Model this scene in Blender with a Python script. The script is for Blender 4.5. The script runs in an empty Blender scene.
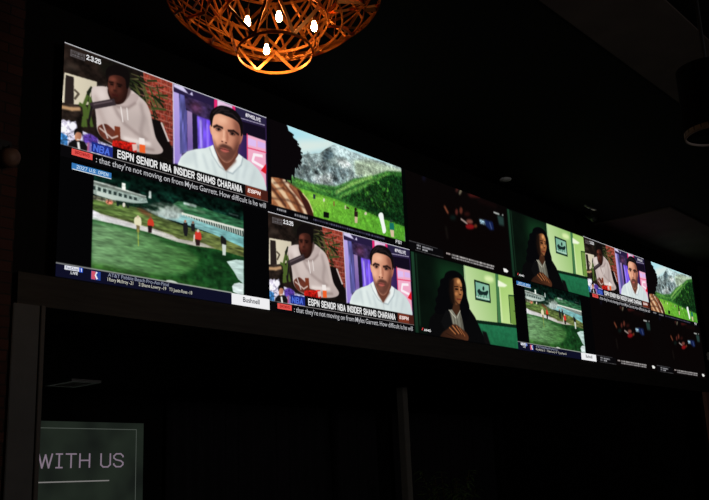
import bpy, bmesh, math, random
import numpy as np
from mathutils import Vector, Matrix
random.seed(7)
PI = math.pi
SC = bpy.context.scene
COL = SC.collection

# ------------------------------------------------------------------ camera, world, exposure
cam_data = bpy.data.cameras.new('camera')
cam_data.sensor_width = 36.0
cam_data.lens = 46.6082
cam_data.clip_start = 0.05
cam = bpy.data.objects.new('camera', cam_data)
COL.objects.link(cam)
cam.matrix_world = Matrix(((0.64808, -0.16208, -0.744125, -3.451142), (-0.760421, -0.191416, -0.62058, -5.609574), (-0.041854, 0.968034, -0.247302, 1.6), (0.0, 0.0, 0.0, 1.0)))
SC.camera = cam

world = bpy.data.worlds.new('world')
SC.world = world
world.use_nodes = True
world.node_tree.nodes['Background'].inputs['Color'].default_value = (0.010, 0.009, 0.010, 1)
world.node_tree.nodes['Background'].inputs['Strength'].default_value = 0.02

SC.view_settings.view_transform = 'Standard'
SC.view_settings.look = 'None'
SC.view_settings.exposure = 0.0
SC.view_settings.gamma = 1.0
SC.view_settings.use_curve_mapping = False

# added fill light behind the viewer, brightens fascia, posts and recess
ld = bpy.data.lights.new('room_fill', 'AREA'); ld.energy = 45.0; ld.shape = 'DISK'; ld.size = 0.8; ld.color = (1.0, 0.95, 0.91)
lo = bpy.data.objects.new('room_fill', ld); COL.objects.link(lo); lo.location = (1.6, -8.4, 3.0)
lo.rotation_euler = (Vector((6.0, 0.0, 2.3)) - Vector(lo.location)).to_track_quat('-Z', 'Y').to_euler()

# ------------------------------------------------------------------ materials
def lin(c):
    c = np.asarray(c, float)
    return np.where(c <= 0.04045, c / 12.92, ((c + 0.055) / 1.055) ** 2.4)

def rgb(r, g, b):
    return tuple(float(x) for x in lin(np.array([r, g, b]) / 255.0)) + (1.0,)

def surf(name, col, rough=0.7, metal=0.0, noise=0.0, scale=8.0, stretch=(1, 1, 1), bump=0.0):
    m = bpy.data.materials.new(name)
    m.use_nodes = True
    nt = m.node_tree
    b = nt.nodes['Principled BSDF']
    b.inputs['Base Color'].default_value = col
    b.inputs['Roughness'].default_value = rough
    b.inputs['Metallic'].default_value = metal
    if rough >= 0.75: b.inputs['Specular IOR Level'].default_value = 0.08
    if noise or bump:
        tc = nt.nodes.new('ShaderNodeTexCoord')
        mp = nt.nodes.new('ShaderNodeMapping')
        mp.inputs['Scale'].default_value = stretch
        nz = nt.nodes.new('ShaderNodeTexNoise')
        nz.inputs['Scale'].default_value = scale
        nz.inputs['Detail'].default_value = 5
        nt.links.new(tc.outputs['Object'], mp.inputs['Vector'])
        nt.links.new(mp.outputs['Vector'], nz.inputs['Vector'])
        if noise:
            rp = nt.nodes.new('ShaderNodeValToRGB')
            rp.color_ramp.elements[0].position = 0.3
            rp.color_ramp.elements[1].position = 0.7
            rp.color_ramp.elements[0].color = tuple(x * (1 - noise) for x in col[:3]) + (1,)
            rp.color_ramp.elements[1].color = tuple(min(1, x * (1 + noise)) for x in col[:3]) + (1,)
            nt.links.new(nz.outputs['Fac'], rp.inputs['Fac'])
            nt.links.new(rp.outputs['Color'], b.inputs['Base Color'])
        if bump:
            bp = nt.nodes.new('ShaderNodeBump')
            bp.inputs['Strength'].default_value = bump
            bp.inputs['Distance'].default_value = 0.02
            nt.links.new(nz.outputs['Fac'], bp.inputs['Height'])
            nt.links.new(bp.outputs['Normal'], b.inputs['Normal'])
    return m

def brick_mat():
    m = bpy.data.materials.new('dark_brick')
    m.use_nodes = True
    nt = m.node_tree
    b = nt.nodes['Principled BSDF']
    tc = nt.nodes.new('ShaderNodeTexCoord')
    mp = nt.nodes.new('ShaderNodeMapping')
    mp.inputs['Rotation'].default_value = (PI / 2, 0, 0)
    br = nt.nodes.new('ShaderNodeTexBrick')
    br.inputs['Scale'].default_value = 1.0
    br.inputs['Brick Width'].default_value = 0.22
    br.inputs['Row Height'].default_value = 0.075
    br.inputs['Mortar Size'].default_value = 0.006
    br.inputs['Color1'].default_value = rgb(78, 50, 44)
    br.inputs['Color2'].default_value = rgb(62, 42, 38)
    br.inputs['Mortar'].default_value = rgb(44, 40, 38)
    nt.links.new(tc.outputs['Object'], mp.inputs['Vector'])
    nt.links.new(mp.outputs['Vector'], br.inputs['Vector'])
    nt.links.new(br.outputs['Color'], b.inputs['Base Color'])
    b.inputs['Roughness'].default_value = 0.85
    b.inputs['Specular IOR Level'].default_value = 0.1
    return m

GLOW = {}
def glow(r, g, b, s=1.0):
    k = (r, g, b, s)
    if k not in GLOW:
        m = bpy.data.materials.new('lit_%d_%d_%d' % (r, g, b))
        m.use_nodes = True
        nt = m.node_tree
        nt.nodes.remove(nt.nodes['Principled BSDF'])
        e = nt.nodes.new('ShaderNodeEmission')
        e.inputs['Color'].default_value = rgb(r, g, b)
        e.inputs['Strength'].default_value = s
        nt.links.new(e.outputs[0], nt.nodes['Material Output'].inputs['Surface'])
        GLOW[k] = m
    return GLOW[k]

def picture_mat():
    m = bpy.data.materials.new('lit_picture')
    m.use_nodes = True
    nt = m.node_tree
    nt.nodes.remove(nt.nodes['Principled BSDF'])
    e = nt.nodes.new('ShaderNodeEmission')
    a = nt.nodes.new('ShaderNodeAttribute')
    a.attribute_name = 'pixel'
    nt.links.new(a.outputs['Color'], e.inputs['Color'])
    nt.links.new(e.outputs[0], nt.nodes['Material Output'].inputs['Surface'])
    return m

M = dict(
    ceiling=surf('black_ceiling', rgb(9, 8, 8), 0.9, noise=0.2),
    cloud=surf('dull_plasterboard', rgb(64, 56, 53), 0.9, noise=0.15, scale=3),
    bulk=surf('black_paint', rgb(22, 21, 20), 0.8, noise=0.15),
    beam=surf('brown_fascia', rgb(64, 60, 57), 0.75, noise=0.2, stretch=(0.3, 1, 4)),
    pillar=surf('grey_brown_paint', rgb(80, 79, 80), 0.7, noise=0.1),
    jamb=surf('dark_trim', rgb(70, 62, 56), 0.6),
    brick=brick_mat(),
    recess=surf('recess_paint', rgb(24, 23, 23), 0.9),
    floor=surf('dark_plank_floor', rgb(66, 54, 46), 0.35, noise=0.3, stretch=(0.4, 5, 1), bump=0.1),
    wall=surf('dark_wall', rgb(52, 47, 44), 0.9, noise=0.1),
    black=surf('black_plastic', rgb(16, 16, 17), 0.55),
    steel=surf('dark_steel', rgb(60, 60, 62), 0.4, 0.8),
    white=surf('white_metal', rgb(205, 205, 200), 0.5),
    grey=surf('grey_plastic', rgb(205, 205, 208), 0.5),
    curtain=surf('black_velvet', rgb(48, 46, 50), 0.95, noise=0.1),
    gold=surf('brushed_gold', rgb(196, 112, 46), 0.40, 0.8, noise=0.25, scale=14, stretch=(1, 1, 3)),
    bronze=surf('dark_bronze', rgb(120, 80, 44), 0.4, 0.9),
    leaf=surf('plant_leaf', rgb(92, 118, 62), 0.5, noise=0.3),
    stem=surf('plant_stem', rgb(84, 74, 48), 0.8),
    pot=surf('clay_pot', rgb(110, 72, 56), 0.8, noise=0.15),
    soil=surf('soil', rgb(46, 36, 30), 1.0, noise=0.3),
    column=surf('pale_column', rgb(112, 108, 102), 0.7, noise=0.08),
    felt=surf('black_felt', rgb(8, 8, 8), 1.0),
    rim=surf('dull_rim', rgb(96, 84, 78), 0.7),
    globe=surf('brown_glass', rgb(112, 84, 74), 0.6),
    wood=surf('brown_post_wood', rgb(150, 112, 98), 0.6, noise=0.2, stretch=(4, 4, .5)),
    alu=surf('brushed_aluminium', rgb(222, 222, 222), 0.5, 1.0),
    bulb=None,
)
M['bulb'] = glow(255, 206, 140, 125.0)
PICM = picture_mat()

# ------------------------------------------------------------------ object helpers
def link(o, parent=None):
    COL.objects.link(o)
    if parent is not None:
        o.parent = parent
    return o

def obj(name, bm, mat, parent=None, smooth=False):
    me = bpy.data.meshes.new(name)
    bm.normal_update()
    bm.to_mesh(me)
    bm.free()
    for m in (mat if isinstance(mat, (list, tuple)) else [mat]):
        me.materials.append(m)
    if smooth:
        for p in me.polygons:
            p.use_smooth = True
    return link(bpy.data.objects.new(name, me), parent)

def tag(o, label, cat, group=None, kind=None):
    o['label'] = label
    o['category'] = cat
    if group: o['group'] = group
    if kind: o['kind'] = kind
    return o

def thing(name, label, cat, loc=(0, 0, 0), group=None):
    o = bpy.data.objects.new(name, None)
    o.empty_display_size = 0.1
    link(o)
    o.location = loc
    return tag(o, label, cat, group)

def copy_tree(o, parent=None):
    c = o.copy()
    COL.objects.link(c)
    c.parent = parent
    for ch in list(o.children):
        copy_tree(ch, c)
    return c

def box(bm, x0, x1, y0, y1, z0, z1, bev=0.0, mi=0):
    r = bmesh.ops.create_cube(bm, size=1.0)
    vs = r['verts']
    for v in vs:
        v.co = Vector(((x0 + x1) / 2 + v.co.x * (x1 - x0), (y0 + y1) / 2 + v.co.y * (y1 - y0), (z0 + z1) / 2 + v.co.z * (z1 - z0)))
    fs = set(f for v in vs for f in v.link_faces)
    for f in fs: f.material_index = mi
    if bev:
        es = list(set(e for v in vs for e in v.link_edges))
        bmesh.ops.bevel(bm, geom=es, offset=bev, segments=2, affect='EDGES')
    return bm

def B(*a, **k):
    return box(bmesh.new(), *a, **k)

def lathe(bm, prof, n=24, c=(0, 0, 0)):
    rings = []
    for r, z in prof:
        rings.append([bm.verts.new((c[0] + r * math.cos(2 * PI * i / n), c[1] + r * math.sin(2 * PI * i / n), c[2] + z)) for i in range(n)])
    for a, b in zip(rings, rings[1:]):
        for i in range(n):
            j = (i + 1) % n
            bm.faces.new((a[i], a[j], b[j], b[i]))
    if prof[0][0] > 1e-4: bm.faces.new(rings[0][::-1])
    if prof[-1][0] > 1e-4: bm.faces.new(rings[-1])
    bmesh.ops.remove_doubles(bm, verts=bm.verts, dist=1e-5)
    return bm

def tube(bm, pts, r, n=8):
    pts = [Vector(p) for p in pts]
    rings = []
    for i, p in enumerate(pts):
        t = (pts[min(i + 1, len(pts) - 1)] - pts[max(i - 1, 0)]).normalized()
        a = t.orthogonal().normalized()
        if rings and abs(t.z) < 0.999: a = Vector((0, 0, 1)).cross(t).normalized()
        b = t.cross(a)
        rings.append([bm.verts.new(p + a * (r * math.cos(2 * PI * k / n)) + b * (r * math.sin(2 * PI * k / n))) for k in range(n)])
    for a, b in zip(rings, rings[1:]):
        for k in range(n):
            j = (k + 1) % n
            bm.faces.new((a[k], a[j], b[j], b[k]))
    bm.faces.new(rings[0][::-1]); bm.faces.new(rings[-1])
    return bm

def struct(name, bm, mat, label=None, cat=None):
    o = obj(name, bm, mat)
    o['kind'] = 'structure'
    if label: o['label'] = label
    if cat: o['category'] = cat
    return o

# ------------------------------------------------------------------ the room
CW = 2.09378            # one display panel of the wall: width
CH = 0.9             # and height
ZT = 4.89394            # top of the display wall
ZB = ZT - 2 * CH     # its lower edge
XR = 6 * CW          # right end of the display wall
ZC = 5.22            # ceiling
ZS = 2.87            # underside of the bulkhead
struct('floor', B(-6.2, 15.2, -9.2, 4.8, -0.12, 0.0), M['floor'], 'dark plank floor of the bar', 'floor')
struct('ceiling', B(-6.2, 15.2, -9.2, 0.5, ZC, ZC + 0.12), M['ceiling'], 'black ceiling above the display wall', 'ceiling')
struct('ceiling_recess', B(-0.32, 13.0, 0.5, 4.8, 2.86, 2.98), M['recess'], 'low black ceiling of the recess under the displays', 'ceiling')
struct('wall_front', B(-0.28, XR + 0.6, 0.11, 0.5, ZB, ZC), M['bulk'], 'black bulkhead wall carrying the display wall', 'wall')
struct('trim_1', B(-0.28, XR + 0.6, 0.0, 0.5, ZS, ZB - 0.002), M['beam'], 'brown fascia beam along the lower edge of the displays', 'trim')
struct('wall_front_left', B(-6.2, -0.325, 0.0, 0.5, 0.0, ZC), M['brick'], 'dark brick wall left of the displays', 'wall')
struct('wall_front_right', B(XR + 0.605, 15.2, 0.02, 0.5, 0.0, ZC), M['wall'], 'dark wall right of the displays', 'wall')
struct('wall_back', B(-0.32, 13.0, 4.5, 4.8, 0.0, 2.86), M['recess'], 'black back wall of the recess', 'wall')
struct('wall_recess_left', B(-0.6, -0.325, 0.5, 4.5, 0.0, 2.86), M['recess'], 'black left wall of the recess', 'wall')
struct('wall_recess_right', B(XR + 0.61, XR + 0.9, 0.5, 4.5, 0.0, 2.86), M['recess'], 'black right wall of the recess', 'wall')
struct('wall_left', B(-6.5, -6.2, -9.2, 0.5, 0.0, ZC), M['wall'], 'dark left wall', 'wall')
struct('wall_right', B(15.2, 15.5, -9.2, 0.5, 0.0, ZC), M['wall'], 'dark right wall', 'wall')
struct('wall_rear', B(-6.2, 15.2, -9.5, -9.2, 0.0, ZC), M['wall'], 'dark wall behind the viewer', 'wall')
# dropped plasterboard sections of the ceiling
struct('trim_2', B(-6.2, 15.2, -3.35, -2.63, 5.2, ZC), M['cloud'], 'dim dropped ceiling strip running along the room', 'ceiling panel')
bm = B(9.0, 13.3, -1.07, 0.11, 5.2, ZC)
struct('trim_3', bm, M['cloud'], 'dim dropped ceiling section above the right end of the displays', 'ceiling panel')
# posts at both ends of the bulkhead
def post(name, x0, x1, lab):
    o = struct(name, B(x0, x1, -0.03, 0.42 if x0 < 0 else 0.03, 0.0, ZS - 0.002, bev=0.004), M['pillar' if x0 < 0 else 'wood'], lab, 'pillar')
    return o
p = post('trim_4', -0.32, -0.125, 'grey brown post left of the recess')
obj('edge_moulding', B(-0.122, -0.09, -0.045, 0.4, 0.0, ZS - 0.002, bev=0.003), M['jamb'], p)
p = post('trim_5', 12.3329, 12.3329 + 0.3, 'brown post right of the recess')

# ------------------------------------------------------------------ pictures shown on the displays
GW, GH, SS = 480, 206, 2
W2, H2 = GW * SS, GH * SS

def vnoise(cx, cy, seed):
    rs = np.random.RandomState(seed)
    g = rs.rand(cy + 2, cx + 2)
    y = np.linspace(0, cy, H2); x = np.linspace(0, cx, W2)
    yi = np.minimum(y.astype(int), cy); xi = np.minimum(x.astype(int), cx)
    fy = (y - yi)[:, None]; fx = (x - xi)[None]
    fy = fy * fy * (3 - 2 * fy); fx = fx * fx * (3 - 2 * fx)
    a = g[yi][:, xi]; b = g[yi][:, xi + 1]; c = g[yi + 1][:, xi]; d = g[yi + 1][:, xi + 1]
    return (a * (1 - fx) + b * fx) * (1 - fy) + (c * (1 - fx) + d * fx) * fy - 0.5
NF = {'c': vnoise(14, 6, 1) + 0.5 * vnoise(30, 13, 2), 'm': vnoise(40, 22, 3) + 0.6 * vnoise(90, 50, 4),
      'f': vnoise(110, 60, 5) + 0.8 * vnoise(230, 100, 6), 'h': vnoise(24, 60, 7) + 0.6 * vnoise(60, 110, 8),
      'v': vnoise(110, 10, 9)}
NF['r'] = (0.5 - 2 * np.abs(vnoise(16, 12, 21)) * 2) * 0.5 + (0.25 - np.abs(vnoise(38, 26, 22))) * 0.9 + 0.35 * vnoise(80, 46, 23) + 0.2 * vnoise(170, 80, 24)
NF['t'] = 0.7 * vnoise(60, 24, 31) + 0.6 * vnoise(120, 50, 32)

def P(s):
    return np.array([[float(c) for c in q.split(',')] for q in s.split()])

def L(s, n=28):
    cu, cv, au, av, bu, bv = [float(c) for c in s.split(',')]
    t = np.linspace(0, 2 * PI, n, endpoint=False)
    return np.stack([cu + au * np.cos(t) + bu * np.sin(t), cv + av * np.cos(t) + bv * np.sin(t)], 1)

def R(u0, v0, u1, v1):
    return np.array([[u0, v0], [u1, v0], [u1, v1], [u0, v1]])

def smooth(pts, n=6):
    k = len(pts); out = []
    for i in range(k):
        p0, p1, p2, p3 = pts[i - 1], pts[i], pts[(i + 1) % k], pts[(i + 2) % k]
        for t in np.linspace(0, 1, n, endpoint=False):
            out.append(0.5 * ((2 * p1) + (p2 - p0) * t + (2 * p0 - 5 * p1 + 4 * p2 - p3) * t * t + (3 * p1 - p0 - 3 * p2 + p3) * t ** 3))
    return np.array(out)

class Picture:
    def __init__(self, bg):
        self.a = np.empty((H2, W2, 3)); self.a[:] = np.array(bg) / 255.0
    def poly(self, pts, col, col2=None, d=(1, 0), soft=0.0032, a=1.0, n=None, sm=False):
        if sm: pts = smooth(pts)
        x = pts[:, 0] * W2 - 0.5; y = pts[:, 1] * H2 - 0.5
        s = soft * H2
        pad = int(3 * s) + 2
        x0, x1 = max(0, int(x.min()) - pad), min(W2, int(x.max()) + pad + 2)
        y0, y1 = max(0, int(y.min()) - pad), min(H2, int(y.max()) + pad + 2)
        if x1 <= x0 or y1 <= y0: return self
        X, Y = np.meshgrid(np.arange(x0, x1), np.arange(y0, y1))
        ins = np.zeros(X.shape, bool)
        for i in range(len(x)):
            xa, ya, xb, yb = x[i - 1], y[i - 1], x[i], y[i]
            if ya == yb: continue
            c = ((ya > Y) != (yb > Y)) & (X < (xb - xa) * (Y - ya) / (yb - ya) + xa)
            ins ^= c
        m = ins.astype(float)
        if s > 0.3:
            r = int(3 * s) + 1
            k = np.exp(-0.5 * (np.arange(-r, r + 1) / s) ** 2); k /= k.sum()
            mp = np.pad(m, r, mode='edge')
            hh, ww = m.shape
            t0 = sum(k[i] * mp[i:i + hh] for i in range(2 * r + 1))
            m = sum(k[i] * t0[:, i:i + ww] for i in range(2 * r + 1))
        c1 = np.array(col) / 255.0
        if col2 is not None:
            dd = np.array(d, float)
            u = (X - x.min()) / max(1, x.max() - x.min()); v = (Y - y.min()) / max(1, y.max() - y.min())
            t = u * dd[0] + v * dd[1]
            if dd.min() < 0: t = t - dd[dd < 0].sum()
            t = np.clip(t / np.abs(dd).sum(), 0, 1)[..., None]
            cc = c1 * (1 - t) + np.array(col2) / 255.0 * t
        else:
            cc = np.broadcast_to(c1, X.shape + (3,))
        if n:
            cc = cc * np.clip(1 + n[1] * NF[n[0]][y0:y1, x0:x1, None] * 2, 0, 3)
        m = (m * a)[..., None]
        self.a[y0:y1, x0:x1] = self.a[y0:y1, x0:x1] * (1 - m) + np.clip(cc, 0, 1) * m
        return self
    def grain(self, pts, field, amp, soft=0.01):
        q = self.a.copy()
        self.poly(pts, (255, 255, 255), soft=soft)
        m = np.clip((self.a - q) / np.maximum(1e-3, 1 - q), 0, 1).mean(2, keepdims=True)
        self.a = np.clip(q * (1 + m * amp * 2 * NF[field][..., None]), 0, 1)
        return self
    def line(self, pts, w, col, soft=0.0032, a=1.0):
        asp = CW / CH
        for p, q in zip(pts, pts[1:]):
            t = np.array([(q[0] - p[0]) * asp, q[1] - p[1]]); t = t / max(1e-9, np.hypot(*t))
            nn = np.array([-t[1] / asp, t[0]]) * w / 2; e = np.array([t[0] / asp, t[1]]) * w / 4
            self.poly(np.array([p - e + nn, q + e + nn, q + e - nn, p - e - nn]), col, soft=soft, a=a)
        return self
    def dashes(self, u0, u1, v, h, col, seed, lo=0.004, hi=0.014, gap=0.004):
        rs = random.Random(seed); u = u0
        while u < u1:
            w = rs.uniform(lo, hi)
            self.poly(R(u, v - h / 2, min(u1, u + w), v + h / 2), col, a=rs.uniform(0.6, 1))
            u += w + gap
        return self
    def mesh(self, name):
        s = self.a.reshape(GH, SS, GW, SS, 3).mean((1, 3))
        c = np.ones((GH, GW, 4), np.float32); c[..., :3] = lin(np.clip(s, 0, 1))
        # one coloured cell of the display per vertex
        uu = np.linspace(0, 1, GW); vv = np.linspace(0, 1, GH)
        U, V = np.meshgrid(uu, vv)
        co = np.zeros((GH, GW, 3), np.float32)
        co[..., 0] = (U - 0.5) * CW; co[..., 2] = (1 - V) * CH
        i = np.arange(GH * GW).reshape(GH, GW)
        f = np.stack([i[1:, :-1], i[1:, 1:], i[:-1, 1:], i[:-1, :-1]], -1).reshape(-1, 4)
        me = bpy.data.meshes.new(name)
        me.vertices.add(GH * GW); me.vertices.foreach_set('co', co.ravel())
        me.loops.add(f.size); me.loops.foreach_set('vertex_index', f.ravel().astype(np.int32))
        me.polygons.add(len(f)); me.polygons.foreach_set('loop_start', np.arange(0, f.size, 4, dtype=np.int32))
        me.update(calc_edges=True)
        at = me.attributes.new('pixel', 'FLOAT_COLOR', 'POINT')
        at.data.foreach_set('color', c.ravel())
        me.materials.append(PICM)
        return me

# --- two men in a sports talk show
def paint_talk():
    p = Picture((30, 22, 19))
    p.poly(R(0, 0, 0.49, 0.8), (34, 25, 21), (20, 16, 14), n=('m', 0.35))
    p.poly(P('0.008,0.175 0.057,0.172 0.066,0.202 0.009,0.246'), (70, 60, 52), soft=0.02, a=.6)
    p.poly(P('0.005,0.272 0.138,0.257 0.139,0.311 0.118,0.363 0.112,0.485 -0.001,0.556'), (226, 216, 190), (205, 195, 172))
    p.poly(P('0.010,0.290 0.043,0.286 0.047,0.527 0.009,0.549'), (40, 32, 30))
    p.line(P('0.048,0.396 0.065,0.419 0.050,0.475'), .02, (90, 80, 66))
    p.line(P('0.118,0.327 0.104,0.382 0.103,0.455'), .03, (28, 34, 22))
    p.poly(P('-0.009,0.544 0.120,0.506 0.131,0.679 -0.006,0.716'), (36, 28, 24), n=('m', .5))
    for q in ('0.102,0.411 0.087,0.512 0.098,0.683', '0.115,0.420 0.109,0.551 0.123,0.667', '0.071,0.505 0.096,0.524 0.105,0.607', '0.120,0.506 0.089,0.618 0.086,0.691'):
        p.line(P(q), .03, (74, 96, 40), soft=.004)
    p.line(P('-0.001,0.582 0.039,0.572 0.071,0.549'), .03, (190, 150, 110), soft=.006)
    # brick wall at right of the half picture
    bw = P('0.341,-0.013 0.486,-0.015 0.491,0.620 0.379,0.632')
    p.poly(bw, (140, 56, 42), (118, 46, 36), d=(0, 1), n=('f', .25))
    for k in range(11):
        v = 0.0 + k * 0.058
        p.line(np.array([[.33, v], [.486, v]]), .009, (178, 116, 100), a=.7)
        for j in range(6):
            u = .345 + j * .028 + (k % 2) * .014
            p.line(np.array([[u, v], [u, v + .058]]), .007, (178, 116, 100), a=.55)
    # palm fronds
    rs = random.Random(3)
    for k in range(90):
        t = rs.random()
        u = .20 + t * .21; v = .06 + rs.random() * .40
        an = rs.uniform(-.4, 1.4); ln = rs.uniform(.06, .16)
        g = rs.choice([(40, 50, 24), (58, 72, 34), (84, 88, 44), (26, 34, 18), (96, 92, 56)])
        p.line(np.array([[u, v], [u + ln * math.cos(an) / 2.33, v + ln * math.sin(an)]]), rs.uniform(.008, .02), g, soft=.003)
    p.poly(P('0.144,0.066 0.192,0.047 0.281,0.053 0.319,0.197 0.283,0.243 0.149,0.137'), (14, 18, 12), soft=.03, a=.7)
    # chair
    p.poly(P('0.373,0.427 0.425,0.421 0.479,0.627 0.484,0.758 0.379,0.744'), (16, 12, 12), sm=False)
    p.line(P('0.432,0.436 0.467,0.587'), .02, (205, 190, 185), soft=.003)
    # hoodie
    p.poly(P('0.118,0.331 0.139,0.297 0.181,0.274 0.208,0.325 0.257,0.318 0.281,0.225 0.320,0.249 0.357,0.294 0.377,0.367 0.390,0.473 0.407,0.596 0.441,0.698 0.389,0.758 0.253,0.783 0.183,0.754 0.148,0.695 0.140,0.583 0.133,0.498 0.119,0.426'), (216, 201, 195), (178, 162, 157), d=(1, .6), sm=True, n=('c', .05))
    p.poly(P('0.181,0.267 0.195,0.344 0.231,0.374 0.271,0.337 0.292,0.255 0.323,0.252 0.311,0.327 0.276,0.399 0.231,0.420 0.196,0.390 0.175,0.321'), (206, 190, 184), (184, 166, 162), sm=True)
    p.poly(P('0.186,0.276 0.200,0.350 0.226,0.377 0.257,0.355 0.283,0.271 0.283,0.205 0.238,0.200'), (92, 74, 70), soft=.008, sm=True)
    p.line(P('0.196,0.390 0.231,0.420 0.276,0.399 0.311,0.327'), .018, (146, 128, 124), soft=.010)
    p.line(P('0.209,0.408 0.232,0.485 0.264,0.556 0.314,0.607 0.369,0.638'), .022, (150, 132, 128), soft=.014)
    p.line(P('0.244,0.411 0.255,0.543'), .010, (244, 236, 232), soft=.003); p.line(P('0.271,0.402 0.277,0.510'), .010, (236, 228, 224), soft=.003)
    p.line(P('0.334,0.320 0.349,0.443 0.336,0.565 0.346,0.652'), .03, (160, 144, 140), soft=.016)
    p.line(P('0.372,0.370 0.378,0.481 0.393,0.604'), .02, (208, 192, 186), soft=.012)
    p.line(P('0.136,0.387 0.154,0.519 0.181,0.610'), .03, (182, 164, 158), soft=.018)
    p.line(P('0.261,0.687 0.315,0.681 0.379,0.670'), .03, (236, 224, 218), soft=.012)
    p.line(P('0.253,0.747 0.324,0.731 0.398,0.714'), .022, (150, 132, 126), soft=.010)
    p.poly(P('0.143,0.308 0.173,0.304 0.179,0.393 0.153,0.411'), (240, 228, 222), soft=.03, a=.6)
    # head
    p.poly(P('0.190,0.273 0.196,0.371 0.222,0.403 0.253,0.368 0.270,0.290 0.269,0.177'), (40, 20, 16), sm=True)
    p.poly(P('0.187,0.201 0.187,0.276 0.197,0.338 0.216,0.375 0.235,0.367 0.255,0.310 0.265,0.227 0.266,0.141 0.241,0.094 0.201,0.124'), (88, 44, 34), (38, 19, 15), d=(1, .2), sm=True)
    p.poly(P('0.179,0.198 0.175,0.126 0.192,0.070 0.222,0.032 0.254,0.027 0.277,0.057 0.282,0.129 0.276,0.210 0.267,0.217 0.261,0.145 0.241,0.126 0.210,0.140 0.189,0.177 0.186,0.221'), (15, 11, 11), sm=True)
    p.poly(L('0.2074,0.1819,0.0156,-0.0059,-0.0012,0.0185'), (136, 72, 56), soft=.016)
    p.poly(L('0.2032,0.2748,0.0078,-0.0028,-0.0017,0.0251'), (124, 64, 50), soft=.014)
    p.poly(L('0.2362,0.2674,0.0105,-0.0038,-0.0016,0.0233'), (84, 42, 33), soft=.016)
    p.line(P('0.191,0.218 0.209,0.211'), .014, (18, 9, 8), soft=.005); p.line(P('0.225,0.210 0.247,0.207'), .014, (18, 9, 8), soft=.005)
    p.poly(L('0.2023,0.2326,0.0077,-0.0016,-0.0008,0.0078'), (20, 10, 9)); p.poly(L('0.2362,0.2260,0.0082,-0.0018,-0.0008,0.0079'), (18, 9, 8))
    p.line(P('0.217,0.216 0.214,0.269'), .010, (120, 62, 48), soft=.006); p.poly(L('0.2173,0.2794,0.0086,-0.0024,-0.0007,0.0088'), (46, 22, 18), soft=.006)
    p.line(P('0.206,0.325 0.230,0.319'), .018, (60, 22, 20), soft=.005)
    p.poly(L('0.2173,0.3558,0.0156,-0.0053,-0.0013,0.0192'), (30, 16, 13), soft=.014, a=.75)
    # microphone
    p.line(P('0.120,0.490 0.213,0.388'), .058, (52, 42, 46))
    p.line(P('0.128,0.470 0.205,0.385'), .012, (96, 82, 86), soft=.004)
    p.line(P('0.120,0.497 0.110,0.639'), .02, (26, 22, 24))
    # arms, glass, table things
    p.poly(P('0.148,0.659 0.181,0.610 0.216,0.642 0.248,0.704 0.279,0.713 0.253,0.774 0.200,0.761 0.162,0.731'), (96, 48, 36), sm=True, n=('m', .2))
    p.poly(P('0.219,0.604 0.243,0.597 0.248,0.768 0.221,0.766'), (124, 56, 34), (92, 38, 24), d=(0, 1))
    p.poly(P('0.213,0.735 0.315,0.700 0.320,0.789 0.209,0.801'), (206, 32, 22), (150, 22, 18), d=(0, 1), n=('f', .3))
    p.poly(P('0.331,0.695 0.357,0.692 0.358,0.767 0.331,0.773'), (238, 96, 40))
    p.poly(P('0.328,0.640 0.353,0.634 0.356,0.693 0.329,0.700'), (240, 232, 228))
    p.poly(P('0.297,0.720 0.319,0.706 0.320,0.761 0.302,0.781'), (225, 190, 180))
    p.line(P('0.156,0.663 0.209,0.720 0.234,0.685'), .014, (210, 190, 180), soft=.004)
    p.line(P('0.169,0.619 0.191,0.731'), .014, (210, 200, 196), soft=.004)
    # lower left: silhouettes and small portrait
    p.poly(P('-0.004,0.715 0.005,0.683 0.021,0.689 0.029,0.675 0.041,0.685 0.057,0.666 0.066,0.730 0.124,0.746 0.158,0.778 0.214,0.789 0.215,0.897 -0.002,0.929'), (214, 208, 226), (150, 150, 180), n=('f', .35))
    p.poly(P('-0.001,0.799 0.027,0.816 0.029,0.910 -0.000,0.920'), (60, 120, 180), n=('f', .3))
    p.poly(P('0.087,0.770 0.116,0.738 0.149,0.757 0.150,0.810 0.092,0.837'), (84, 56, 150), soft=.006, n=('f', .3))
    p.poly(L('0.0107,0.7660,0.0118,-0.0076,0.0005,0.0257'), (250, 250, 250))
    p.poly(L('0.0457,0.7171,0.0136,-0.0089,0.0006,0.0347'), (246, 244, 250))
    p.poly(P('0.032,0.874 0.056,0.825 0.076,0.821 0.096,0.826 0.109,0.862 0.110,0.914 0.029,0.919'), (20, 18, 20))
    p.poly(L('0.0687,0.7900,0.0136,-0.0044,-0.0021,0.0447'), (206, 146, 112), (160, 100, 76))
    p.poly(P('0.053,0.791 0.053,0.747 0.068,0.720 0.085,0.736 0.086,0.779 0.079,0.757 0.063,0.759'), (16, 12, 12), sm=True)
    p.line(P('0.070,0.846 0.075,0.908'), .022, (238, 236, 232))
    p.line(P('0.064,0.821 0.076,0.819'), .008, (240, 230, 220))
    p.poly(P('0.108,0.818 0.123,0.818 0.125,0.940 0.106,0.925'), (196, 90, 120), (90, 110, 200))
    # divider and right half
    p.poly(R(.489, 0, 1, .8), (58, 44, 92), (40, 26, 60), n=('m', .15))
    p.poly(P('0.488,0.013 0.514,0.014 0.534,0.768 0.493,0.782'), (190, 172, 232), (150, 128, 210), d=(0, 1))
    p.poly(P('0.517,0.072 0.557,0.083 0.558,0.638 0.523,0.678'), (104, 104, 172), (84, 80, 150), n=('v', .3))
    p.poly(P('0.557,0.123 0.583,0.115 0.589,0.600 0.561,0.636'), (176, 150, 190), (110, 84, 160), d=(0, 1))
    p.poly(P('0.583,0.145 0.609,0.147 0.614,0.575 0.589,0.600'), (28, 24, 48))
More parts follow.
